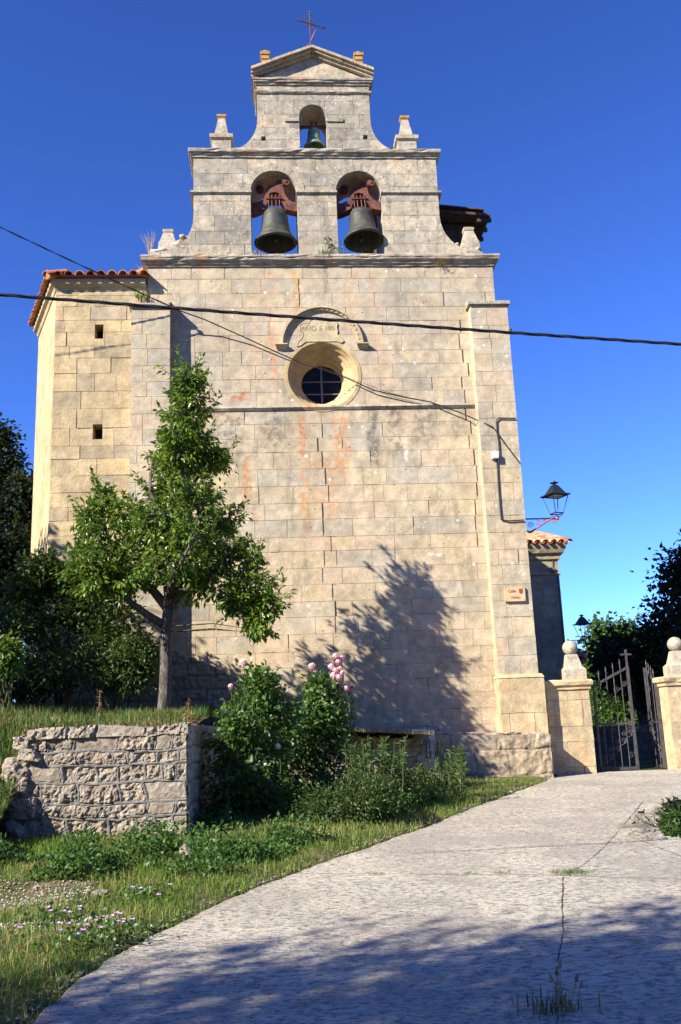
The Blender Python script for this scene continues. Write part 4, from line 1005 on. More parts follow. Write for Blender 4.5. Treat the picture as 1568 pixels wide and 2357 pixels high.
cz_ = .165 - .05*vnoise((cu_+2.92)*5, cu_*0, 6) + .05*(fbm(cu_*9, cy_*9, 33, 4)-.47) - .09*sstep(.07, .0, cv_) - .06*sstep(.8, 1, cv_); 
gridmesh('coping_top', cu_, cy_, cz_, M['rubble'], rw, {'blk': fbm(cu_*2.5, cy_*2, 3, 2), 'joint': np.zeros_like(cu_)}, None, False)
rn = random.Random(17)
for (x, z, r) in ((-3.03, -.28, .14), (-3.0, -.48, .12), (-2.93, -.72, .13), (-2.95, -1.0, .16), (-2.9, -.1, .12), (-2.99, .0, .09)):
    mb = MB(); rockmesh(mb, (x+.02, 11.47, z), (r*1.05, .15, r*.85), 400+int(z*70), 4, amp=.5, boxy=.75); mb.build('end_stone', M['rubble'], rw)
y = 11.7
while y < 16.4:
    w_ = rn.uniform(.3, .6); mb = MB(); rockmesh(mb, (-1.16, y+w_/2, .09), (.13, w_*.47, .06), 500+int(y*9), 3, amp=.3, boxy=.85); mb.build('coping_stone', M['rubble_old'], rw); y += w_
lw = thing('terrace_wall', 'low rubble terrace wall behind the rose bushes', 'wall', (.8, 16.6, -1.2))
dv = Vector((3.7, .9, 0)); L_ = dv.length; dv.normalize()
rubble('face', lw, M['rubble_old'], (-1.05, 16.4, -1.3), tuple(dv), L_, 1.42, (dv.y, -dv.x, 0), .022, 9, (.18, .3), (.25, .6), .05, .004, .015, lambda u, v, b: 1.42-.085*u)
mb = MB(); n_ = Vector((-dv.y, dv.x, 0)); a = Vector((-1.05, 16.4, 0))+n_*.03; b = a+dv*L_
mb.hexa([(a.x, a.y, -1.3), (b.x, b.y, -1.3), (b.x, b.y+.3, -1.3), (a.x, a.y+.3, -1.3)], [(a.x, a.y, .08), (b.x, b.y, -.25), (b.x, b.y+.3, -.25), (a.x, a.y+.3, .08)]); mb.build('core', M['rubble_old'], lw)
pb = thing('stone_bench_wall', 'low wall of big rough blocks at the foot of the right buttress', 'wall', (3.9, 17.9, -1.1))
rubble('face', pb, M['rubble_old'], (2.5, 17.75, -1.2), (1, 0, 0), 2.57, 1.10, (0, -1, 0), .018, 12, (.40, .47), (.45, 1.0), .05, .0, .010, lambda u, v, b: 1.10-.04*u-.03*vnoise(u*4, u*0, 5), None, .06, .3, .45)
rubble('side_face', pb, M['rubble_old'], (5.06, 17.75, -1.2), (0, 1, 0), .45, 1.0, (1, 0, 0), .02, 13, (.40, .47), (.4, .8), .05, .0, .014)
mb = MB(); mb.box(2.5, 5.03, 17.79, 18.45, -1.2, -.24); mb.build('core', M['rubble_old'], pb)
x = 2.5; rn = random.Random(5)
while x < 5.0:
    w_ = rn.uniform(.45, .8); x2 = min(x+w_, 5.08); mb = MB(); rockmesh(mb, ((x+x2)/2, 18.02, -.18-.04*(x-2.5)), ((x2-x)*.48, .25, .08), 700+int(x*10), 4, amp=.3, boxy=.85); mb.build('top_block', M['rubble_old'], pb); x = x2
fd = thing('rubble_footing', 'shaded rubble footing stepping down along the church base', 'wall', (-1, 18.3, 0))
rubble('face', fd, M['rubble_old'], (-3.9, 18.06, -.3), (1, 0, 0), 5.4, 2.1, (0, -1, 0), .024, 14, (.16, .28), (.2, .55), .06, .004, .014,
       lambda u, v, b: np.interp(u-3.9, [-4, -2.6, -1.9, -1.2, -.7, -.1, .3, .9, 1.5], [2.0, 2.0, 1.88, 1.6, 1.34, 1.02, .95, .55, .28]) + .05*(vnoise(u*3.1, u*0, 9)-.5))
mb = MB()
for (a, b, z) in ((-3.9, -2.0, 1.52), (-2.0, -1.2, 1.22), (-1.2, -.6, .95), (-.6, .2, .62), (.2, .9, .2)): mb.box(a, b-.003, 18.09, 18.22 if b <= -2.0 else 18.49, -.3, z)
mb.build('core', M['rubble_old'], fd)
sl_ = thing('stone_slab', 'pale dressed slab leaning among the tall weeds by the low wall', 'slab', (2.6, 17.2, -1))
a = P(950, 1682, 17.45); b = P(1000, 1684, 17.45); c = P(1012, 1790, 17.1); d = P(968, 1790, 17.1)
mb = MB(); k = Vector((.02, .12, .03)); mb.hexa([d, c, c+k, d+k], [a, b, b+k, a+k]); mb.build('slab', M['slab'], sl_, normals=True)

# ------------------------------------------------------------------ gate
def gate_pillar(label, x0, x1, ballx, seed):
    t_ = thing('gate_pillar', label, 'gate pillar', ((x0+x1)/2, 18.7, -1))
    PY = 18.36
    ashlar('pillar_shaft', t_, M['pillar'], [(x0, -1.25), (x1, -1.25), (x1, .60), (x0, .60)], PY, .5, seed=seed, blen=(.3, .62), course=(.28, .6), gap=(.003, .008), rough=.008, jit=.008)
    cornice('pillar_cap', t_, M['pillar'], x0, x1, PY, .602, [(0, 0), (.03, .01), (.03, .06), (.07, .09), (.075, .16), (.05, .19), (0, .195)], .53, seed)
    mb = MB(); y = PY+.25; x = ballx
    for wa, wb, za, zb in ((.215, .215, .80, 1.0), (.215, .165, 1.001, 1.05), (.16, .10, 1.051, 1.30)):
        mb.hexa([(x-wa, y-wa, za), (x+wa, y-wa, za), (x+wa, y+wa, za), (x-wa, y+wa, za)], [(x-wb, y-wb, zb), (x+wb, y-wb, zb), (x+wb, y+wb, zb), (x-wb, y+wb, zb)])
    mb.build('finial_neck', M['finial'], t_)
    mb = MB(); mb.smooth = True; R = .15; mb.lathe([(R*math.sin(math.pi*i/16)+.0005, -R*math.cos(math.pi*i/16)) for i in range(17)], (x, y, 1.30+R*.88), 28, cap=False); mb.build('ball', M['finial'], t_)
    return t_
gate_pillar('left gate pillar with stone ball, beside the church buttress', 5.24, 6.10, P(1311, 1490, 18.64).x, 71)
gate_pillar('right gate pillar with stone ball, at the photo edge', 7.68, 8.55, P(1552, 1482, 18.64).x, 72)
def spiral(c, u, r, turns, a0, sgn, n=26):
    return [c + u*(math.cos(a0+sgn*2*math.pi*turns*i/n)*r*(1-.82*i/n)) + Vector((0, 0, 1))*(math.sin(a0+sgn*2*math.pi*turns*i/n)*r*(1-.82*i/n)) for i in range(n)]
def gate_leaf(label, hinge, u, wid, cross):
    u = Vector(u).normalized(); H = Vector(hinge)
    t_ = thing('gate_leaf', label, 'gate', hinge, 'leaves of the iron churchyard gate')
    Z = Vector((0, 0, 1)); q = lambda a, z: H + u*a + Z*z
    zh = 1.66; zm = 2.02; zt = lambda a: zh + (zm-zh)*a/wid
    mb = MB(); mb.bar(q(.02, .04), q(.02, zh), .04); mb.bar(q(wid, .0), q(wid, zm+.02), .05); mb.bar(q(0, .05), q(wid, .05), .045, .06); mb.bar(q(0, .92), q(wid, .92), .03, .045); mb.bar(q(0, zh), q(wid, zm), .03, .045)
    mb.build('frame', M['iron_gate'], t_)
    for i in range(4):
        a = wid*(i+1)/5; mb = MB(); e = zt(a)+.16; mb.tube([q(a, .06), q(a, e)], .0095, 6); mb.tube([q(a, e-.02), q(a, e), q(a, e+.09)], [.009, .016, .002], 6); mb.build('bar', M['iron_gate'], t_)
    mb = MB(); r = .0065
    for i in range(5):
        a = wid*(i+.55)/5; z = .14 + .15*i
        mb.tube(spiral(q(a, z), u, .062, 1.5, -math.pi/2, 1), r, 5); mb.tube(spiral(q(a, z+.13), u, .05, 1.4, math.pi/2, -1), r, 5)
        mb.tube([q(a, z-.062), q(a+.05, z+.04), q(a+wid/5, z+.15-.062)], r, 5)
    for a, z in ((wid-.10, zm-.34), (wid-.27, zm-.44), (wid-.11, .30), (wid-.1, .78)): mb.tube(spiral(q(a, z), u, .065, 1.5, 0, 1), r, 5); mb.tube([q(a+.06, z), q(wid-.01, z+.16)], r, 5)
    for i in range(3): mb.tube([q(wid, zm-.2), q(wid-.13, zm-.36), q(wid-.3, zm-.5)], r, 5)
    mb.build('scrollwork', M['iron_gate'], t_)
    if cross:
        mb = MB(); mb.bar(q(wid, zm), q(wid, zm+.36), .035); mb.bar(q(wid-.11, zm+.26), q(wid+.11, zm+.26), .035); mb.build('cross', M['iron_gate'], t_)
    mb = MB(); mb.box(*(lambda p: (p.x-.06, p.x+.06, p.y-.02, p.y+.02, p.z-.05, p.z+.05))(q(wid-.04, .92))); mb.build('lock', M['iron_gate'], t_)
GYa = 18.78
hl = P(1383, 1777, GYa); el = P(1471, 1774, GYa)
gate_leaf('closed left iron gate leaf with a cross on its tall stile', (hl.x, GYa, -1.0), (1, .05, 0), (el-hl).length, True)
gate_leaf('right iron gate leaf standing open, seen nearly edge on', (7.64, 18.78, -1.0), (.13, .99, 0), .80, False)

# ------------------------------------------------------------------ lamps, sign, cables
def lamp(label, c, wallx, s=1.0, rot=18, colour='lamp_red'):
    """c: the knuckle under the lantern"""
    c = Vector(c); t_ = thing('street_lamp', label, 'street lamp', (wallx, c.y, c.z), 'wall lanterns on the church')
    R3 = Matrix.Rotation(math.radians(rot), 3, 'Z')
    def sqr(h, z): return [c + R3 @ Vector((a*h*s, b*h*s, z*s)) for a, b in ((-1, -1), (1, -1), (1, 1), (-1, 1))]
    mb = MB(); b0 = sqr(.095, .10); b1 = sqr(.185, .47)
    for i in range(4):
        mb.bar(b0[i], b1[i], .016*s); mb.bar(b0[i], b0[(i+1) % 4], .018*s); mb.tube([c + Vector((0, 0, .02*s)), c.lerp(b0[i], .6) + Vector((0, 0, -.01*s)), b0[i]], .008*s, 5)
    mb.build('cage', M['lamp'], t_)
    mb = MB()
    def fr(h0, z0, h1, z1): mb.hexa(sqr(h0, z0), sqr(h1, z1))
    fr(.225, .47, .225, .485); fr(.222, .486, .205, .50); fr(.165, .501, .085, .64); fr(.085, .641, .05, .70)
    o = mb.build('lantern_roof', M['lamp'], t_)
    mb = MB(); mb.lathe([(.035*s, .70*s), (.035*s, .735*s), (.085*s, .745*s), (.085*s, .755*s), (.03*s, .77*s), (.015*s, .79*s), (.001, .80*s)], c, 16); mb.build('vent_cap', M['lamp'], o)
    mb = MB(); q = sqr(.09, .445); mb.hexa(q, sqr(.11, .468)); mb.build('reflector', M['reflector'], o)
    u = Vector((1 if c.x > wallx else -1, 0, 0)); L = abs(c.x-wallx); w0 = Vector((wallx, c.y, c.z))
    mb = MB(); mb.bar(w0 + u*.0, c, .022*s, .026*s); mb.bar(w0 + u*.015 + Vector((0, 0, .05*s)), w0 + u*.015 + Vector((0, 0, -.30*s)), .05*s, .03*s); mb.build('bracket_arm', M['lamp'], t_)
    rm = M[colour]; mb = MB(); pl = [w0+u*(.06*s)+Vector((0, 0, -.25*s)), w0+u*(.12*s)+Vector((0, 0, -.28*s)), w0+u*(.2*s)+Vector((0, 0, -.24*s)), w0+u*(L*.5)+Vector((0, 0, -.14*s)), w0+u*(L*.8)+Vector((0, 0, -.02*s))]
    mb.tube(pl, [.018*s, .028*s, .022*s, .018*s, .016*s], 6)
    for (f, z, r, a0, sg) in ((.2, -.13, .065, 0, 1), (.42, -.075, .05, 2, -1), (.62, -.05, .038, 0, 1)): mb.tube(spiral(w0+u*(L*f)+Vector((0, 0, z*s)), u, r*s, 1.6, a0, sg), .008*s, 5)
    mb.tube(spiral(w0+u*(L*.9)+Vector((0, 0, -.055*s)), u, .045*s, 1.2, 2.2, -1), .014*s, 6); mb.box(w0.x+u.x*L*.8-.015*s, w0.x+u.x*L*.8+.03*s, c.y-.02*s, c.y+.02*s, c.z-.03*s, c.z+.03*s)
    mb.build('bracket_scroll', rm, t_)
    mb = MB(); mb.smooth = True; mb.lathe([(.0005, -.04*s), (.03*s, -.03*s), (.042*s, 0), (.03*s, .03*s), (.0005, .04*s)], c, 14, cap=False); mb.build('knuckle', rm, t_)
    return t_
lc = P(1283, 1193, 18.40)
lamp('large black lantern on a red scroll bracket at the right church corner', lc, 5.09)
l2 = P(1344, 1473, 27.8)
lamp('small dark lantern on the far wing, above the left gate ball', l2, 8.73, .98, 10, 'lamp')
mb = MB(); mb.box(5.0, 5.088, 18.30, 18.5, 3.68, 3.92); tag(mb.build('meter_box', M['lamp'], None), 'small grey cable box on the buttress corner under the lamp bracket', 'box')

sg = thing('street_sign', 'tan ceramic street name plate on the right buttress', 'sign', (4.8, 18.2, 2.5))
a = P(1160, 1352, 18.19); b = P(1207, 1350, 18.19); c = P(1209, 1383, 18.19); d = P(1162, 1385, 18.19)
x0, x1, z0, z1 = a.x, b.x, d.z, a.z; SYg = 18.165
mb = MB(); mb.box(x0, x1, SYg, 18.205, z0, z1); mb.build('plate', M['sign'], sg)
Wd = x1-x0; Hh = z1-z0
text('lettering', 'Calle', .075, (x0+Wd*.37, SYg-.001, z1-Hh*.30), M['sign_text'], sg, .002, bold=.0012)
text('lettering', 'Vallejo', .075, (x0+Wd*.52, SYg-.001, z1-Hh*.73), M['sign_red'], sg, .002, bold=.0012)
ex, ez = x0+Wd*.80, z1-Hh*.30
mb = MB(); s_ = .042; sh = [(-s_, s_*1.15), (-s_, -s_*.3), (-s_*.8, -s_*.95), (-s_*.3, -s_*1.3), (s_*.3, -s_*1.3), (s_*.8, -s_*.95), (s_, -s_*.3), (s_, s_*1.15)]
mb.prism([(ex+x, ez+z) for x, z in sh], SYg-.003, SYg+.001); em = mb.build('emblem', M['sign_red'], sg, normals=True)
mb = MB(); mb.prism([(ex+x*.5, ez+z*.5-.004) for x, z in sh], SYg-.005, SYg-.0031); mb.prism([(ex-s_*.8, ez+s_*.85), (ex+s_*.8, ez+s_*.85), (ex+s_*.8, ez+s_*.98), (ex-s_*.8, ez+s_*.98)], SYg-.005, SYg-.0031); mb.build('emblem_detail', M['sign_text'], em, normals=True)
mb = MB()
for fx in (.05, .95):
    for fz in (.07, .93): mb.lathe([(.009, 0), (.007, -.004), (.0005, -.006)], (x0+Wd*fx, SYg, z0+Hh*fz), 8, 'y', cap=False)
mb.build('screw', M['iron_dark'], sg)

def sag(p, q, s, n=24):
    return [p.lerp(q, i/n) - Vector((0, 0, s*4*(i/n)*(1-i/n))) for i in range(n+1)]
def twist_cable(pts, r, mat, mb, strands=3, pitch=.9):
    L = 0; out = [[] for _ in range(strands)]; dense = []
    for a, b in zip(pts[:-1], pts[1:]):
        n = max(2, int((b-a).length/.12))
        for i in range(n): dense.append(a.lerp(b, i/n))
    dense.append(pts[-1])
    for i, p in enumerate(dense):
        if i: L += (p-dense[i-1]).length
        for k in range(strands):
            a = 2*math.pi*(k/strands + L/pitch); out[k].append(p + Vector((0, math.cos(a)*r, math.sin(a)*r)))
    for o in out: mb.tube(o, r*.9, 5)
anchor = P(394, 706, 18.12)
A0 = P(0, 525, 16.9); A00 = A0 + (A0-anchor)*2.2 + Vector((0, 0, .4))
mb = MB(); pts = sag(A00, anchor, .12, 30); twist_cable(pts, .0095, 0, mb, 2, 1.0)
tag(mb.build('overhead_cable', M['cable']), 'thick black cable slanting down from upper left to the left buttress', 'cable')
Bl = P(0, 676, 6.4); Bm = P(784, 738, 6.6); Br = P(1568, 790, 6.8); Bl = Bl + (Bl-Bm)*1.0; Br = Br + (Br-Bm)*1.0
mb = MB(); twist_cable(sag(Bl, Br, .035, 60), .0078, 0, mb, 3, .6)
tag(mb.build('overhead_cable', M['cable']), 'twisted black cable bundle crossing the whole front nearly level', 'cable')
mb = MB(); pts = [anchor + Vector((0, 0, -.02))] + [P(x, y, Yv) for x, y, Yv in ((470, 735, 18.25), (560, 775, 18.38), (640, 812, 18.42), (700, 838, 18.42), (742, 850, 18.42), (800, 871, 18.42), (860, 898, 18.42), (930, 914, 18.42), (990, 925, 18.42), (1060, 950, 18.38), (1135, 983, 18.17))]; mb.tube(pts, .013, 6)
tag(mb.build('drop_cable', M['cable']), 'thin sagging black wire passing in front of the round window', 'cable')
mb = MB(); mb.tube([P(700, 832, 18.44), P(742, 846, 18.44), P(830, 880, 18.44), P(900, 905, 18.44), P(960, 920, 18.44)], .005, 5); tag(mb.build('drop_cable', M['cable']), 'very thin loose wire just above the drop wire, right of the round window', 'cable')
mb = MB(); pts = [P(x, y, 18.19) for x, y in ((1187, 963), (1148, 962), (1142, 968), (1143, 990), (1147, 1015), (1149, 1040), (1146, 1056), (1143, 1058), (1145, 1080), (1147, 1120), (1152, 1180), (1154, 1196), (1170, 1199), (1206, 1197))]; mb.tube(pts, .014, 6); mb.tube([P(1135, 983, 18.18), P(1165, 1025, 18.19), P(1198, 1068, 18.19)], .011, 6)
tag(mb.build('wall_cable', M['cable']), 'black cable stapled down the right buttress to the lamp', 'cable')
p = P(1140, 1048, 18.15); mb = MB(); mb.box(p.x-.07, p.x+.07, 18.12, 18.205, p.z-.07, p.z+.07); o = mb.build('junction_box', M['box_white']); tag(o, 'small white electrical box on the right buttress', 'electrical box')
mb = MB(); mb.box(p.x-.06, p.x+.06, 18.108, 18.1195, p.z-.06, p.z+.06); mb.build('lid', M['box_white'], o)
for k, (x, y, lab) in enumerate(((394, 705, 'left'), (1172, 764, 'right'))):
    q = P(x, y, 18.2); mb = MB(); mb.tube([q + Vector((0, .25, .02)), q + Vector((0, -.12, .0))], .016, 6); mb.lathe([(.0, -.04), (.03, -.03), (.035, 0), (.03, .03), (0, .04)], q + Vector((0, -.1, 0)), 10, cap=False)
    tag(mb.build('cable_hook', M['iron_dark']), 'iron cable hook at the top of the %s buttress' % lab, 'hook')

# ------------------------------------------------------------------ plants
RN = np.random.default_rng(7)
def rand_dirs(n):
    v = RN.normal(size=(n, 3)); return v/np.linalg.norm(v, axis=1, keepdims=True)
def leaves(name, pts, dirs, size, mat, parent, aspect=.5, droop=.5, var=.35):
    n = len(pts)
    d = dirs + RN.normal(size=(n, 3))*.55; d[:, 2] -= droop; d /= np.linalg.norm(d, axis=1, keepdims=True)
    up = np.tile([0, 0, 1.0], (n, 1)) + RN.normal(size=(n, 3))*.55
    s = np.cross(d, up); s /= np.linalg.norm(s, axis=1, keepdims=True)+1e-9
    nn = np.cross(s, d)
    L = size*(1 + var*RN.uniform(-1, 1, n))[:, None]; W = L*aspect*.5
    v = np.stack([pts, pts + d*L*.45 + s*W + nn*L*.10, pts + d*L - nn*L*.08, pts + d*L*.45 - s*W + nn*L*.10], 1).reshape(-1, 3)
    b = (np.arange(n)*4)[:, None]
    f = np.concatenate([b + [[0, 1, 2]], b + [[0, 2, 3]]], 1).ravel()
    return fastmesh(name, v, f, 3, mat, parent)
def blob_points(blobs, per, spread, leafn):
    """blobs: (centre, (rx, ry, rz), weight) -> twig tips gathered towards the outside, leaves round each tip"""
    C = []; LP = []; LD = []
    for c, r, wgt in blobs:
        c = np.array(c); r = np.array(r); n = max(3, int(per*wgt))
        u = rand_dirs(n); rad = RN.uniform(.25, 1.0, n)**.6
        tips = c + u*r*rad[:, None]; C.append(tips)
        k = leafn
        pts = np.repeat(tips, k, 0) + RN.normal(size=(n*k, 3))*spread
        out = np.repeat(u, k, 0)
        LP.append(pts); LD.append(out)
    return np.concatenate(C), np.concatenate(LP), np.concatenate(LD)
def pxblobs(lst, Y, dscale=1.0, djit=.3):
    o = []
    for (px, py, rx, ry, *dy) in lst:
        yy = Y + (dy[0] if dy else RN.uniform(-djit, djit)); c = P(px, py, yy); k = yy/F_PX
        rxm, rzm = rx*k, ry*k; o.append((tuple(c), (rxm, max(rxm, rzm)*dscale, rzm), 1.0))
    return o
def twigs(mb, tips, hubs, frac, r=.012):
    for p in tips:
        if RN.random() > frac: continue
        p = Vector(p); h = min(hubs, key=lambda q: (q-p).length_squared + (2 if q.z > p.z+.3 else 0))
        mid = h.lerp(p, .55) + Vector((RN.uniform(-.06, .06), RN.uniform(-.06, .06), RN.uniform(.0, .10))); mb.tube([h, mid, p], [r, r*.65, r*.25], 4, cap=False)
def limb_points(limbs):
    hubs = []
    for pts, r0, r1 in limbs:
        for a, b in zip(pts[:-1], pts[1:]):
            for i in range(4): hubs.append(Vector(a).lerp(Vector(b), i/4))
        hubs.append(Vector(pts[-1]))
    return hubs
def make_tree(name, label, cat, base, limbs, blobs, per, leafn, size, mat, spread=.09, aspect=.5, droop=.5, twig=.35, group=None, bark='bark', part='crown', tr=.012, shoots=0):
    t_ = thing(name, label, cat, base, group)
    mb = MB(); mb.smooth = True
    for pts, r0, r1 in limbs:
        n = len(pts); mb.tube(pts, [r0 + (r1-r0)*i/(n-1) for i in range(n)], 9)
    tips, lp, ld = blob_points(blobs, per, spread, leafn)
    tk = mb.build('trunk', M[bark], t_)
    mb = MB()
    if shoots:   # leading shoots that break the outline of the crown
        for i in RN.permutation(len(tips))[:shoots]:
            d_ = np.array(ld[i*leafn]); d_ = d_*.8 + np.array([0, 0, .7]) + RN.normal(size=3)*.25; d_ /= np.linalg.norm(d_); L_ = RN.uniform(.22, .5); k_ = int(L_/.022)
            f_ = np.linspace(0, 1, k_)[:, None]; pts_ = tips[i] + d_*L_*f_ + RN.normal(size=(k_, 3))*.022; lp = np.concatenate([lp, pts_]); ld = np.concatenate([ld, d_ + RN.normal(size=(k_, 3))*.6]); mb.tube([Vector(tips[i]), Vector(tips[i]+d_*L_)], [.007, .003], 4, cap=False)
    twigs(mb, tips, limb_points(limbs)[4:] or limb_points(limbs), twig, tr)
    if mb.v: mb.build('branches', M[bark], tk)
    leaves(part, lp, ld, size, M[mat], t_, aspect, droop)
    return t_
# the broadleaf tree in front of the church
TY = 15.6
tp = lambda px, py, dy=0: tuple(P(px, py, TY+dy))
limbs = [([tp(372, 1672), tp(376, 1640), tp(380, 1590), tp(382, 1530), tp(381, 1480), tp(384, 1430), tp(388, 1395)], .11, .085),
         ([tp(388, 1400), tp(400, 1330), tp(410, 1240, .05), tp(412, 1150), tp(420, 1060, -.05), tp(428, 960), tp(434, 870)], .12, .02),
         ([tp(380, 1440), tp(340, 1415, -.1), tp(300, 1385, -.2), tp(255, 1350, -.3), tp(215, 1300, -.35)], .075, .02),
         ([tp(386, 1400), tp(345, 1350, .15), tp(300, 1310, .3), tp(250, 1240, .3), tp(232, 1170, .3)], .085, .015),
         ([tp(390, 1390), tp(440, 1340, -.2), tp(500, 1310, -.3), tp(560, 1330, -.3), tp(610, 1390, -.3)], .08, .015),
         ([tp(400, 1330), tp(450, 1270, .3), tp(500, 1210, .4), tp(525, 1200, .4)], .06, .015),
         ([tp(410, 1230), tp(370, 1180, -.3), tp(345, 1130, -.3), tp(350, 1060, -.25)], .05, .012),
         ([tp(412, 1160), tp(455, 1100, .1), tp(490, 1060, .1)], .04, .012),
         ([tp(388, 1380), tp(400, 1330, -.5), tp(420, 1290, -.9), tp(440, 1250, -1.1)], .07, .015),
         ([tp(388, 1380), tp(380, 1320, .5), tp(380, 1270, .9), tp(400, 1230, 1.1)], .07, .015)]
bl = pxblobs([(437, 872, 24, 34, 0), (432, 915, 34, 34, 0), (420, 960, 52, 34, 0), (412, 1005, 55, 36, 0), (425, 1045, 62, 36), (405, 1075, 58, 38), (492, 1062, 32, 24, .1), (470, 1030, 34, 26, 0), (420, 1120, 70, 40, 0), (385, 1150, 45, 36),
              (455, 1160, 55, 36), (400, 1195, 92, 42, -.2), (510, 1195, 46, 32, .3), (240, 1148, 17, 24, .3), (205, 1200, 24, 26, .2), (285, 1185, 40, 32, .1), (250, 1235, 62, 36, .1), (345, 1220, 60, 40, -.3), (430, 1245, 85, 42, -.6), (420, 1250, 80, 45, .7),
              (520, 1250, 55, 36, .1), (230, 1280, 55, 30, -.1), (320, 1270, 70, 36, .3), (390, 1290, 70, 36, -.6), (470, 1300, 70, 38, -.2), (560, 1300, 42, 30, -.1), (500, 1345, 66, 30, -.3), (575, 1350, 55, 36, -.2), (612, 1395, 34, 32, -.3), (592, 1435, 20, 26, -.3), (545, 1385, 38, 26, -.3),
              (440, 1350, 50, 30, .2), (250, 1320, 60, 26, -.2), (195, 1310, 40, 26, -.3), (350, 1320, 45, 26, .5), (285, 1335, 60, 26, -.3), (225, 1345, 40, 20, -.4)], TY, .95, .3)
bl = [(c, (r[0]*1.06, r[1]*1.06, r[2]*1.06), w_) for c, r, w_ in bl]
make_tree('broadleaf_tree', 'glossy green broadleaf tree with a pointed crown before the church', 'tree', (P(374, 1660, TY).x, TY, .25), limbs, bl, 36, 13, .108, 'leaf_tree', .055, .46, .45, .4, shoots=320)
# dark scrub under and left of it
def shrub(label, lst, Y, base, per=40, leafn=10, size=.09, mat='leaf_shrub', name='shrub', group=None, spread=.09, nst=7, aspect=.55, droop=.2, dsc=1.0, bark='stem', cat=None, foliage='foliage', sr=.016):
    bl = pxblobs(lst, Y, dsc); t_ = thing(name, label, cat or name.replace('_', ' '), base, group)
    tips, lp, ld = blob_points(bl, per, spread, leafn)
    mb = MB(); B = Vector(base); idx = RN.permutation(len(tips))[:nst*3]
    for i in idx:
        p = Vector(tips[i]); o = B + Vector((RN.uniform(-.15, .15), RN.uniform(-.1, .1), 0)); mid = o.lerp(p, .5) + Vector((RN.uniform(-.1, .1), RN.uniform(-.1, .1), .1)); mb.tube([o, mid, p], [sr, sr*.7, sr*.25], 5, cap=False)
    mb.build('stem', M[bark], t_); leaves(foliage, lp, ld, size, M[mat], t_, aspect, droop); return t_
def onT(px, Y): q = P(px, 1600, Y); return (q.x, Y, float(tz(np.array(q.x), np.array(Y)))-.03)
shrub('sprawling dark shrub against the foot of the stair block', [(110, 1330, 62, 32), (75, 1350, 40, 30), (180, 1340, 60, 40), (120, 1400, 80, 40), (210, 1400, 70, 45), (150, 1460, 90, 45), (95, 1300, 22, 18), (60, 1370, 40, 30), (250, 1350, 50, 36), (270, 1430, 60, 50)], 16.6, onT(150, 16.6), 90, 11, .09)
shrub('low dark shrub touching the tree trunk from the left', [(250, 1480, 70, 50), (300, 1510, 55, 40), (330, 1500, 40, 25), (200, 1540, 80, 45), (270, 1555, 60, 30), (310, 1560, 50, 30)], 16.0, onT(255, 16.0), 90, 11, .075)
shrub('dense dark bramble at the left edge of the terrace', [(40, 1440, 70, 50), (60, 1500, 80, 50), (120, 1545, 80, 36), (30, 1560, 60, 36), (-30, 1480, 50, 60), (60, 1580, 60, 24)], 16.2, onT(70, 16.2), 90, 11, .08)
shrub('bright yellow-green sapling lit by the sun at the far left edge', [(10, 1500, 30, 28), (18, 1530, 22, 22), (-12, 1540, 36, 30)], 14.2, onT(8, 14.2), 34, 9, .10, 'leaf_bright', spread=.08)
# roses
def blossom(parent, c, r, mat, seed):
    mb = MB(); rn = random.Random(seed); c = Vector(c)
    for i in range(30):   # cupped petals packed round the heart of the bloom
        z = 1-2*(i+.5)/30; a = i*2.4; q = math.sqrt(1-z*z); o = Vector((q*math.cos(a), q*math.sin(a), z)); rr = r*(.55+.25*rn.random())
        s_ = o.cross(Vector((.1, .2, 1))).normalized(); u_ = (s_.cross(o) + o*rn.uniform(.2, .6)).normalized(); w_ = r*rn.uniform(.30, .42); p0 = c+o*rr-u_*w_*.6
        mb.add([p0, p0+s_*w_+u_*w_*.6, p0+s_*w_*.6+u_*w_*1.6+o*r*.06, p0-s_*w_*.6+u_*w_*1.6+o*r*.06, p0-s_*w_+u_*w_*.6], [(0, 1, 2, 3, 4)])
    rot = Matrix.Identity(3)
    mb.v = [tuple(c + rot @ (Vector(v)-c)) for v in mb.v]; return mb.build('blossom', M[mat], parent)
def rose(label, lst, Y, base, flowers, per, seed):
    t_ = shrub(label, lst, Y, base, per, 8, .085, 'leaf_rose', 'rose_bush', 'rose bushes on the bank', .08, 8, .68, .15)
    mb = MB(); rn = random.Random(seed)
    for i, (px, py, r, mt) in enumerate(flowers):
        c = P(px, py, Y-.1+rn.uniform(-.15, .1)); blossom(t_, c, r*.86, mt, seed*50+i)
        q = c + Vector((rn.uniform(-.05, .05), .05, -rn.uniform(.3, .5))); mb = MB(); mb.tube([c, q.lerp(c, .5)+Vector((.02, 0, 0)), q], [.006, .007, .009], 5); mb.build('cane', M['stem'], t_)
    return t_
g1 = (P(560, 1900, 12.9).x, 12.9, float(gz(np.array(-.5), np.array(12.9)))-.05)
rose('left rose bush spilling beside the retaining wall, few pink blooms', [(590, 1600, 40, 36), (570, 1650, 58, 42), (540, 1700, 55, 45), (610, 1690, 60, 48), (570, 1755, 75, 50), (540, 1800, 60, 45), (610, 1810, 60, 55), (560, 1860, 64, 45), (640, 1640, 40, 40), (515, 1880, 34, 40), (620, 1880, 50, 34), (600, 1575, 22, 20)], 13.0, g1,
     [(531, 1581, .055, 'petal'), (577, 1560, .055, 'petal'), (585, 1565, .05, 'petal'), (592, 1561, .05, 'petal'), (606, 1556, .06, 'petal_deep'), (560, 1527, .075, 'petal_pale'), (640, 1719, .055, 'petal_white'), (611, 1760, .03, 'petal_white')], 60, 3)
g2 = (P(745, 1850, 14.2).x, 14.2, float(gz(np.array(.4), np.array(14.2)))-.05)
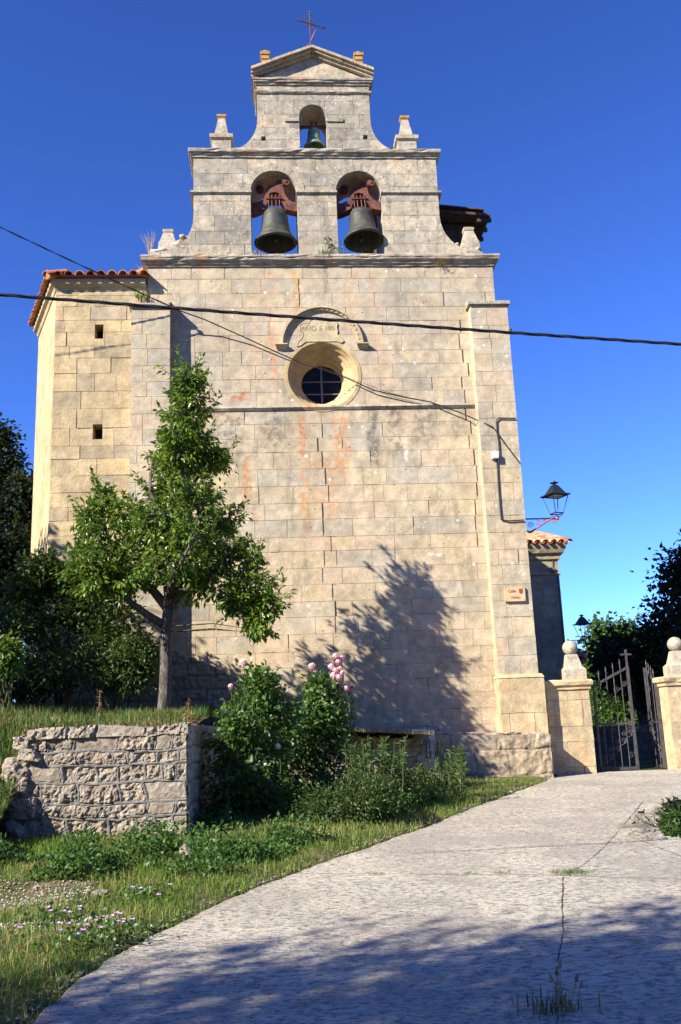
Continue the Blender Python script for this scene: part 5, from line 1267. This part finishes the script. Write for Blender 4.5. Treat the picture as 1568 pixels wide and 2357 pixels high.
rose('right rose bush crowned by the tall cluster of pink blooms', [(745, 1610, 30, 50), (720, 1650, 55, 40), (770, 1650, 36, 40), (700, 1700, 70, 40), (760, 1700, 50, 40), (690, 1760, 70, 50), (760, 1760, 60, 45), (650, 1730, 50, 40), (720, 1820, 70, 40), (735, 1590, 22, 26)], 14.3, g2,
     [(772, 1512, .07, 'petal'), (785, 1518, .07, 'petal'), (778, 1525, .055, 'petal'), (763, 1536, .07, 'petal'), (772, 1545, .065, 'petal'), (782, 1540, .06, 'petal'), (768, 1556, .07, 'petal'), (780, 1560, .065, 'petal'), (771, 1566, .06, 'petal'), (718, 1535, .075, 'petal'), (726, 1546, .05, 'petal_pale'), (806, 1588, .06, 'petal_deep'), (797, 1585, .055, 'petal'), (748, 1608, .05, 'petal_deep'), (788, 1550, .05, 'petal')], 60, 5)
gb = lambda px, py, Y: (P(px, py, Y).x, Y, float(gz(np.array(P(px, py, Y).x), np.array(Y)))-.05)
shrub('rounded small-leaved green shrub low on the bank', [(790, 1845, 84, 52), (740, 1866, 68, 46), (840, 1852, 54, 46), (690, 1885, 56, 34), (880, 1840, 34, 50), (640, 1890, 46, 30)], 12.2, gb(760, 1905, 12.2), 110, 13, .045, 'leaf_shrub', spread=.05)
# tall leafy herbs: upright stems in a band along the terrace wall
def herbs(label, lst, base, mat='leaf_tall', lsize=.085, name='herb_clump'):
    t_ = thing(name, label, 'herbs', base); mb = MB(); LP = []; LD = []
    for (px, py0, py1, Y) in lst:
        a = P(px, py0, Y); q = P(px+RN.uniform(-14, 14), py1, Y+RN.uniform(-.1, .1)); n = int((q-a).length/.022); mid = a.lerp(q, .5)+Vector((RN.uniform(-.05, .05), 0, 0))
        mb.tube([a, mid, q], [.008, .007, .003], 4, cap=False)
        for i in range(n):
            f = .12+.88*i/n; p = a.lerp(mid, f*2) if f < .5 else mid.lerp(q, f*2-1); LP.append(p[:]); th = i*2.4; LD.append((math.cos(th), math.sin(th), .55))
    mb.build('stem', M['stem'], t_); leaves('foliage', np.array(LP), np.array(LD), lsize, M[mat], t_, .30, .05); return t_
hl_ = []
for i in range(260):
    px = RN.uniform(800, 1065); Y = RN.uniform(12.3, 14.6) + (px-830)/235*1.9
    gx_, gy_ = P(px, 1800, Y).x, Y; p0 = Vector((gx_, Y, float(gz(np.array(gx_), np.array(Y)))))
    c = RR.T @ np.array(p0[:]); py0 = CY - F_PX*c[1]/c[2]; top = RN.uniform(1690, 1815) + 40*abs((px-930)/130)**2*RN.random()
    if 930 < px < 1018 and Y > 10: top = max(top, RN.uniform(1755, 1800))
    hl_.append((px, py0, min(top, py0-30), Y))
herbs('band of tall dark narrow-leaved herbs along the terrace wall', hl_, (1.9, 16, -1.1))
herbs('yellow-green herb clump catching light beside the low block wall', [(RN.uniform(1020, 1075), RN.uniform(1830, 1845), RN.uniform(1730, 1790), 16.3+RN.uniform(-.2, .2)) for _ in range(22)], (2.9, 16.3, -1.1), 'leaf_bright', .07)
herbs('few tall pale stems rising past the leaning slab', [(RN.uniform(985, 1012), 1790, RN.uniform(1665, 1720), 16.9) for _ in range(7)], (2.6, 16.9, -.9), 'leaf_tall', .05)

# grass
def pix(x, y, z):
    c = np.stack([x, y, z], -1) @ RR; return CX + F_PX*c[..., 0]/c[..., 2], CY - F_PX*c[..., 1]/c[..., 2]
def blades(name, x, y, z, h, mat, parent=None, wfac=.035, lean=.45):
    n = len(x); a = RN.uniform(0, 2*np.pi, n); la = RN.uniform(0, 2*np.pi, n); lm = np.abs(RN.normal(0, lean, n))
    s = np.stack([np.cos(a), np.sin(a), np.zeros(n)], -1); l = np.stack([np.cos(la), np.sin(la), np.zeros(n)], -1)*lm[:, None]
    p = np.stack([x, y, z-.01], -1); hh = h[:, None]; w_ = np.maximum(.0022, hh*wfac)
    up = np.array([0, 0, 1.0])
    fl_ = np.clip(1-.38*lm, .12, 1)[:, None]; m1 = p + (up*.55*fl_**.5 + l*.25)*hh; tp_ = p + (up*fl_ + l*.85)*hh
    v = np.stack([p-s*w_, p+s*w_, m1+s*w_*.8, m1-s*w_*.8, tp_], 1).reshape(-1, 3)
    b = (np.arange(n)*5)[:, None]; f = np.concatenate([b+[[0, 1, 2]], b+[[0, 2, 3]], b+[[3, 2, 4]]], 1).ravel()
    return fastmesh(name, v, f, 3, mat, parent)
def field(n, xr, yr, zf, mask, near=True):
    y = yr[0] + (yr[1]-yr[0])*RN.uniform(0, 1, n)**(1.5 if near else 1.0); x = RN.uniform(xr[0], xr[1], n); z = zf(x, y); px, py = pix(x, y, z)
    k = (px > -260) & (px < 1750) & (py < 2600) & mask(x, y); return x[k], y[k], z[k]
def bank(x, y):
    d = xl(y)-x; dens = fbm(x*1.3, y*1.3, 50, 3)
    bare = ((np.abs(y-8.55) < .35) & (x < -1.55)) | ((np.abs(y-7.7-.1*x) < .16) & (x < -1.3))
    return (d > -.06) & (dens + RN.uniform(-.25, .25, len(x)) > .36) & ~(bare & (RN.random(len(x)) > .12)) & ~((x < -1.02) & (y > 11.45)) & (RN.random(len(x)) < np.clip(.55+d*1.6, 0, 1)) & ~((y > 17.3))
x, y, z = field(760000, (-7, 5), (4.6, 18), gz, bank); d = xl(y)-x
h = RN.uniform(.04, .15, len(x))*np.where(y < 8, .85, .85)*(.6+.6*fbm(x*.8, y*.8, 60, 3)*1.6)
tag(blades('verge_grass', x, y, z, h, M['grass'], None, .026, 1.15), None, None, None, 'stuff')
tmask = lambda x, y: (fbm(x*1.2, y*1.2, 70, 3)+RN.uniform(-.25, .25, len(x)) > .36) & ~((x > -2.98) & (y < 11.5)) & (x < -1.15)
x, y, z = field(130000, (-8, -1.1), (9.6, 17.8), tz, tmask, False)
tag(blades('terrace_grass', x, y, z, RN.uniform(.08, .26, len(x)), M['grass_green'], None, .03, .9), None, None, None, 'stuff')
x, y, z = field(4000, (-3.2, -1.1), (11.5, 13.0), tz, lambda x, y: RN.random(len(x)) < .6, False)
tag(blades('dry_grass', x, y, z, RN.uniform(.06, .16, len(x)), M['straw']), None, None, None, 'stuff')
x, y, z = field(5000, (-1.0, 2.7), (16.55, 18.0), lz, lambda x, y: RN.random(len(x)) < .6, False)
tag(blades('ledge_grass', x, y, z, RN.uniform(.05, .13, len(x)), M['straw']), None, None, None, 'stuff')
# broad-leaved ground cover on the bank under the wall
def cover(n, mask, zf, xr, yr, size, mat, name, hz):
    x, y, z = field(n, xr, yr, zf, mask, False); p = np.stack([x, y, z+RN.uniform(.0, 1, len(x))**1.5*hz(x, y)], -1); dd = rand_dirs(len(x)); dd[:, 2] = np.abs(dd[:, 2])
    return tag(leaves(name, p, dd, size, mat, None, .7, -.1), None, None, None, 'stuff')
cov = lambda x, y: (fbm(x*1.6+3, y*1.6, 80, 3) > .40) & (xl(y)-x > .45) & (y > 8.9) & ~((x < -1.02) & (y > 11.42))
cover(120000, cov, gz, (-5, 2.6), (8.8, 14.5), .05, M['leaf_cover'], 'ground_cover', lambda x, y: .05 + .30*sstep(.42, .60, fbm(x*1.6+3, y*1.6, 80, 3)))
cover(16000, lambda x, y: (fbm(x*2.3+1, y*2.3, 83, 3) > .47) & (xl(y)-x > .05), gz, (-4, 4.6), (5.2, 17), .032, M['leaf_cover'], 'clover', lambda x, y: .07+0*x)
cover(5000, lambda x, y: (fbm(x*2.1, y*2.1, 90, 3) > .5) & ~((x > -2.98) & (y < 11.5)) & (x < -1.1), tz, (-6, -1.1), (9.8, 13.5), .05, M['leaf_dry'], 'rusty_weeds', lambda x, y: .14+0*x)

n = 5200; px_ = RN.uniform(-3.2, -1.25, n); py_ = 7.72+.1*px_+RN.normal(0, .13, n); m_ = RN.random(n) < .35; e_ = ~m_ & (RN.random(n) < .75);  px_[m_] = RN.uniform(-3.6, -1.6, m_.sum()); py_[m_] = RN.normal(8.55, .25, m_.sum())
oc = np.array([[1, 0, 0], [0, 1, 0], [-1, 0, 0], [0, -1, 0], [0, 0, .7], [0, 0, -.7]]); of = np.array([[0, 1, 4], [1, 2, 4], [2, 3, 4], [3, 0, 4], [1, 0, 5], [2, 1, 5], [3, 2, 5], [0, 3, 5]])
k_ = e_.sum(); py_[e_] = 4.8 + 13*RN.uniform(0, 1, k_)**1.4; px_[e_] = xl(py_[e_]) + RN.normal(.0, .07, k_); rr_ = np.abs(RN.normal(.007, .006, n))+.003; v_ = np.stack([px_, py_, gz(px_, py_)+.004], -1)[:, None] + (oc[None]*RN.uniform(.6, 1.3, (n, 6, 1)))*rr_[:, None, None]
tag(fastmesh('gravel', v_.reshape(-1, 3), (of[None]+(np.arange(n)*6)[:, None, None]).ravel(), 3, M['gravel']), None, None, None, 'stuff')
# separate weeds and flowers
def tuft(label, c, n, h, mat, spread, group=None, seeds=0, name='weed_tuft'):
    t_ = thing(name, label, 'weed', c, group); x = c[0]+RN.normal(0, spread, n); y = c[1]+RN.normal(0, spread*.7, n)
    blades('blades', x, y, np.full(n, c[2]), RN.uniform(.35, 1.0, n)*h, M[mat], t_, .02 if h > .25 else .04, .5)
    if seeds:
        mb = MB()
        for i in range(seeds):
            b = Vector((c[0]+RN.normal(0, spread*.6), c[1]+RN.normal(0, spread*.5), c[2])); e = b + Vector((RN.normal(0, .10), RN.normal(0, .08), h*RN.uniform(.9, 1.35)))
            mb.tube([b, b.lerp(e, .5)+Vector((.01, 0, 0)), e], [.003, .0025, .002], 4, cap=False); mb.tube([e, e.lerp(b, -.08), e.lerp(b, -.28)], [.004, .011, .002], 5)
        mb.build('seed_head', M['straw'], t_)
    return t_
def onroad(px, py): x, y = G(px, py); return (x, y, rz(x, y))
tuft('tall grass tuft with seed heads growing from the crack in the foreground', onroad(1275, 2325), 80, .15, 'grass_dark', .085, None, 5)
tuft('bright green grass patch where the crack meets the slab joint', onroad(1312, 2010), 420, .06, 'grass_green', .10)
for k, (px, lab) in enumerate(((1082, 'small green tuft in the slab joint, left of the bright patch'), (1152, 'tiny tuft in the slab joint nearest the bright patch'), (870, 'sparse yellow tuft in the slab joint, near the verge'))): tuft(lab, onroad(px, 2011), 70, .05, 'grass' if k == 2 else 'grass_green', .05)
for px, py, Y, lab, mt, h in ((592, 592, 18.45, 'straw-coloured tuft on the sill of the left bell arch', 'straw', .22), (752, 590, 18.45, 'green weed at the foot of the pier between the bells', 'grass_green', .25), (905, 592, 18.42, 'leafy green tuft on the cornice, right of the bells', 'grass_green', .12), (920, 352, 18.5, 'dry tuft at the foot of the upper right pinnacle', 'straw', .14), (548, 350, 18.5, 'green tuft at the foot of the upper left pinnacle', 'grass', .10), (325, 685, 18.4, 'grey-green tuft hanging in the corner below the annex eaves', 'grass', .22), (1015, 608, 18.4, 'small green tuft under the right end of the main cornice', 'grass_green', .1)):
    q = P(px, py, Y); tuft(lab, (q.x, q.y, q.z), 90, h, mt, .07 if h < .2 else .09)
q = P(780, 585, 18.43); shrub('small sprig of leaves at the left edge of the right bell arch', [(785, 570, 12, 14), (765, 575, 14, 12), (752, 555, 10, 16)], 18.43, tuple(q), 10, 5, .05, 'leaf_bright', 'weed_sprig', None, .03, 3, sr=.005)
dq = thing('dead_weed', 'leafless dry weed standing on the gable shoulder, far left', 'weed', tuple(P(345, 592, 18.7)))
mb = MB(); b0 = P(345, 592, 18.7)
for i in range(16):
    e = P(345+RN.uniform(-22, 16), 590-RN.uniform(25, 65), 18.7+RN.uniform(-.2, .2)); m_ = b0.lerp(e, .5)+Vector((RN.uniform(-.04, .04), 0, .03)); mb.tube([b0, m_, e], [.007, .005, .0015], 4, cap=False)
    mb.tube([m_, m_.lerp(e, .6)+Vector((RN.uniform(-.08, .08), 0, .06))], [.004, .0015], 4, cap=False)
for i in range(8):
    e = P(318+RN.uniform(-14, 14), 632-RN.uniform(10, 35), 18.7); mb.tube([P(332, 625, 18.7), e], [.005, .0015], 4, cap=False)
mb.build('twigs', M['twig'], dq)
# dock stalks on the terrace
for i, (px, y0, y1, Y, lab) in enumerate(((228, 1655, 1590, 12.3, 'rust-brown dock stalk on the wall top, left of the tree'), (432, 1660, 1615, 12.4, 'faded dock stalk on the wall top, right of the tree'))):
    a = P(px, y0, Y); b = P(px+2, y1, Y); t_ = thing('dock_stalk', lab, 'weed', tuple(a)); mb = MB(); mb.tube([a, b], [.007, .003], 5); mb.build('stem', M['twig'], t_)
    n = 110; f = RN.uniform(.15, 1, n)**.7; pts = np.array(a)[None]+(np.array(b)-np.array(a))[None]*f[:, None]+RN.normal(size=(n, 3))*.018; leaves('seed_head', pts, rand_dirs(n), .022, M['leaf_dry'], t_, .7, 0)
# mallow flowers by the road edge
fl = [((205, 2080), .3), ((235, 2130), .3), ((150, 2150), .3)]
for i, (px, py, k, lab) in enumerate(((190, 2190, 9, 'nearest mauve mallow clump at the shaded road edge'), (265, 2165, 7, 'mauve mallow clump leaning over the slab edge'), (130, 2140, 6, 'mauve mallow clump deep in the grass, nearest the left edge'), (330, 2085, 4, 'pale mallow clump in the verge, farthest up the road'))):
    x, y = G(px, py); z = float(gz(np.array(x), np.array(y))); t_ = thing('mallow', lab, 'wildflower', (x, y, z), 'mauve mallows by the road')
    n = 160; pts = np.stack([x+RN.normal(0, .14, n), y+RN.normal(0, .14, n), z+RN.uniform(.0, .09, n)], -1); dd = rand_dirs(n); dd[:, 2] = abs(dd[:, 2]); leaves('foliage', pts, dd, .035, M['leaf_rose'], t_, .9, 0)
    for j in range(k):
        c = Vector((x+RN.normal(0, .15), y+RN.normal(0, .15), z+RN.uniform(.07, .12))); mb = MB(); r = RN.uniform(.016, .024)
        for m_ in range(5):
            a = 2*math.pi*m_/5+j; o = Vector((math.cos(a), math.sin(a)-.3, .45)).normalized(); s = Vector((-math.sin(a), math.cos(a), 0)); mb.add([c, c+o*r*.6+s*r*.42, c+o*r+s*r*.3, c+o*r-s*r*.3, c+o*r*.6-s*r*.42], [(0, 1, 2, 3, 4)])
        mb.build('blossom', M['petal_mauve'], t_)
# loose rocks
def rock(label, c, r, seed, mat='rock'):
    mb = MB(); mb.smooth = False; rockmesh(mb, c, r, seed, 4); return tag(mb.build('rock', M[mat]), label, 'rock')
def ong(px, py):
    x, y = G(px, py); 
    for _ in range(6):
        z = float(gz(np.array(x), np.array(y))); dd = RR @ np.array([px-CX, -(py-CY), F_PX]); tt = z/dd[2]; x, y = dd[0]*tt*.5+x*.5, dd[1]*tt*.5+y*.5
    return (x, y, float(gz(np.array(x), np.array(y))))
c = ong(430, 1985); rock('grey pointed rock in the bank below the wall corner', (c[0], c[1], c[2]+.05), (.09, .09, .12), 21, 'rock_dark')
c = ong(232, 2062); rock('small brown stone half buried in the bank', (c[0], c[1], c[2]+.02), (.07, .06, .035), 22, 'rock_dark')
c = ong(190, 2003); rock('flat white stone lying in the weeds', (c[0], c[1], c[2]+.03), (.07, .06, .03), 23)
for i, (px, py, r, lab, mt) in enumerate(((1472, 1916, (.20, .24, .085), 'large pale rock at the rim of the sunken corner', 'rock'), (1500, 1893, (.16, .30, .10), 'dark rock behind the pale one at the sunken corner', 'rock_dark'), (1530, 1868, (.20, .34, .11), 'weathered rock near the right photo edge above the drop', 'rock'), (1444, 1909, (.12, .14, .04), 'small flat rock at the tip of the sunken corner', 'rock_dark'), (1500, 1930, (.12, .12, .06), 'small pale rock below the largest one on the near rim', 'rock'))):
    x, y = G(px, py); mb = MB(); rockmesh(mb, (x, y, rz(x, y)-.01), r, 31+i, 4, amp=.45, boxy=.6); tag(mb.build('rock', M[mt]), lab, 'rock')
for i, (x, y, z, r, lab) in enumerate(((4.5, 12.3, -1.75, .5, 'mossy boulder in the sunken corner, half in shade'), (5.3, 13.2, -1.7, .6, 'larger boulder at the back of the sunken corner'))): rock(lab, (x, y, z), (r, r*.5, r*.9), 41+i)
q = (4.4, 10.8, -2.4); shrub('leafy weed growing in the sunken corner at right', [(1555, 1915, 22, 30), (1590, 1930, 40, 30), (1545, 1890, 12, 16)], 10.9, q, 26, 8, .05, 'leaf_tall', 'weed', None, .05, 5)

shrub('added near-black foliage standing in for shade in the sunken corner at the right edge', [(1548, 1900, 34, 36), (1592, 1895, 50, 52), (1532, 1922, 20, 20), (1560, 1872, 24, 18), (1600, 1940, 50, 24)], 11.3, (4.7, 11.3, -2.5), 120, 11, .05, 'leaf_far', 'shrub', None, .05, 8)  # foliage added in near-black leaf to paint the hollow's darkness
# trees beyond the gate and around
def far_tree(name, label, lst, Y, basepx, z0, per, leafn, size, mat, group=None, spread=.22, dsc=.9, r=.16):
    bl = pxblobs(lst, Y, dsc, .8); b = P(basepx[0], basepx[1], Y); tops = [Vector(c[0]) for c in bl]
    top = max(tops, key=lambda v: v.z); base = Vector((b.x, Y, z0)); fork = base.lerp(Vector((b.x*.6+top.x*.4, Y, top.z)), .4)
    limbs = [([base, base.lerp(fork, .5)+Vector((.05, 0, 0)), fork], r, r*.75)] + [([fork, fork.lerp(t_, .5)+Vector((0, 0, .2)), t_], r*.6, .02) for t_ in tops[:7]]
    return make_tree(name, label, 'tree', tuple(base), limbs, bl, per, leafn, size, mat, spread, .75, .2, .25, group, tr=.018)
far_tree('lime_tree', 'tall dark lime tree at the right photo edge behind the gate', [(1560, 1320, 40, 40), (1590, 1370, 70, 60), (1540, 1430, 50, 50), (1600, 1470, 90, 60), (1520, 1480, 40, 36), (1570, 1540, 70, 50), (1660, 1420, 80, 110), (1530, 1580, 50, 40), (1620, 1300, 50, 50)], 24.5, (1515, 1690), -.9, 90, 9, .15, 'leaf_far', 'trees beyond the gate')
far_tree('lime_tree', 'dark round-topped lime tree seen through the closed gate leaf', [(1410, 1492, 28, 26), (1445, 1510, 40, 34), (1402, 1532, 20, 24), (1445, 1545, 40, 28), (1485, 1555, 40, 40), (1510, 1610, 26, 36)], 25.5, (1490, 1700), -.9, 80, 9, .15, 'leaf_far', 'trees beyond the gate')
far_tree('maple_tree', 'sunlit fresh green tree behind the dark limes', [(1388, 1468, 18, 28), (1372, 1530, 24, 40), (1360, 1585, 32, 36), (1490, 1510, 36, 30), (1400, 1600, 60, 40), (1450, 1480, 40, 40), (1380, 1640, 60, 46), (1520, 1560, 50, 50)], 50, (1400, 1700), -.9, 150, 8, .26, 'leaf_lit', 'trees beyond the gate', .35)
shrub('bright leafy bush behind the gate bars', [(1400, 1620, 46, 40), (1440, 1650, 60, 40), (1500, 1650, 60, 36), (1390, 1670, 40, 30), (1540, 1660, 40, 36), (1410, 1570, 40, 30)], 44, (16, 44, -1), 170, 9, .2, 'leaf_lit', 'bush', None, .3, 6)
yw = thing('yard_wall', 'low stone wall in painted shade seen through the gate', 'wall', (9, 23.5, -1))
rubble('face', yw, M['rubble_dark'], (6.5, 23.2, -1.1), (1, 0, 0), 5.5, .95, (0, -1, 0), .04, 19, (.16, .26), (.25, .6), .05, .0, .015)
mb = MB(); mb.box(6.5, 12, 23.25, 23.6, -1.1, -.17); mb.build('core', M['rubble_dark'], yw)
def world_tree(name, label, base, h, crown, per, leafn, size, mat, group=None, spread=.2, r=.22):
    base = Vector(base); fork = base + Vector((0, 0, h*.35)); tops = [Vector(c[0]) for c in crown]
    limbs = [([base, base.lerp(fork, .5)+Vector((.08, .05, 0)), fork], r, r*.8)] + [([fork, fork.lerp(t_, .55)+Vector((0, 0, .3)), t_], r*.55, .03) for t_ in tops]
    return make_tree(name, label, 'tree', tuple(base), limbs, crown, per, leafn, size, mat, spread, .7, .2, .2, group, tr=.02)
B = lambda x, y, z, r, rz_=None: ((x, y, z), (r, r, rz_ or r*.75), 1.0)
# hillside trees, left
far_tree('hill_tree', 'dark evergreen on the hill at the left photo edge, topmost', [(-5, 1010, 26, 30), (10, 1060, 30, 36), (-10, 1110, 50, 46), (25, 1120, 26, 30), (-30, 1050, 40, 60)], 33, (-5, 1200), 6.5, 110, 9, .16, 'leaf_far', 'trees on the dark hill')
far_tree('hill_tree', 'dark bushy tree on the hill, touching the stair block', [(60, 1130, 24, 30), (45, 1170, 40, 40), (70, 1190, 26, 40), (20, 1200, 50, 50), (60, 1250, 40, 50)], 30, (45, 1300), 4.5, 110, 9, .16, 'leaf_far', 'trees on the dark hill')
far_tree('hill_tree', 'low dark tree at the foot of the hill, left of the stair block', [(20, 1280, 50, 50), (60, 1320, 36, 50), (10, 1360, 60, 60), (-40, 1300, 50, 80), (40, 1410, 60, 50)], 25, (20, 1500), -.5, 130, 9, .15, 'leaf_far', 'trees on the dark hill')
# trees out of view to the left and behind the viewer, whose shade falls in the picture
world_tree('shade_tree', 'spreading tree beside the viewer whose shade dapples the road', (-7.3, -1.6, -1.6), 6.5, [B(-8.4, -.5, 5.2, 1.7), B(-6.4, -.4, 5.6, 1.6), B(-10, -.8, 4.6, 1.5), B(-4.6, -.9, 5.0, 1.3), B(-7.4, -2.0, 6.3, 1.9), B(-9.2, -2.2, 5.8, 1.6), B(-5.2, -2.4, 6, 1.6), B(-7, -1.2, 4.6, 1.6), B(-8.2, -3.6, 6.6, 2), B(-5.6, -3.8, 6.6, 1.8), B(-6.8, -.9, 6.0, 1.6), B(-9.6, -1.6, 6.2, 1.7)], 175, 11, .13, 'leaf_shrub', 'shade trees')
world_tree('shade_tree', 'second spreading tree behind the viewer, left of the road', (-3.4, -3.2, -1.6), 6, [B(-3.2, -2.6, 4.2, 1.5), B(-4.8, -3.4, 4.6, 1.6), B(-1.9, -3.3, 4.0, 1.4), B(-3.4, -3.8, 5.6, 1.6), B(-1.0, -4.4, 5.4, 1.8), B(1.2, -4.2, 5.0, 1.6), B(-5.6, -2.2, 5.2, 1.5)], 180, 11, .13, 'leaf_shrub', 'shade trees')
world_tree('shade_tree', 'bushy tree out of view left that shades the dark scrub', (-10.2, 14.0, .8), 6.5, [B(-9.9, 12.9, 4.9, 2.0, 1.8), B(-9.9, 14.4, 6.0, 1.9, 1.8), B(-9.6, 12.1, 3.6, 1.5), B(-10.5, 13.5, 6.2, 1.5), B(-9.5, 14.6, 4.5, 1.9), B(-10.4, 15.8, 6.8, 1.6), B(-9.2, 13.4, 3.4, 1.6)], 300, 10, .16, 'leaf_shrub', 'shade trees')
for i, (x, y) in enumerate(((-17, 20.5), (-18.5, 24.5), (-15.5, 17.5), (-20, 29))):
    world_tree('shade_tree', ('first', 'second', 'third', 'fourth')[i] + ' tall tree of the row out of view before the hill', (x, y, -.5), 12, [B(x, y, 5, 2.4, 2.6), B(x+.5, y+.4, 8.5, 2.4, 2.6), B(x-.4, y-.3, 12, 2.1, 2.4), B(x+.3, y, 14.5, 1.6, 2.0)], 110, 9, .24, 'leaf_far', 'shade trees', .3)
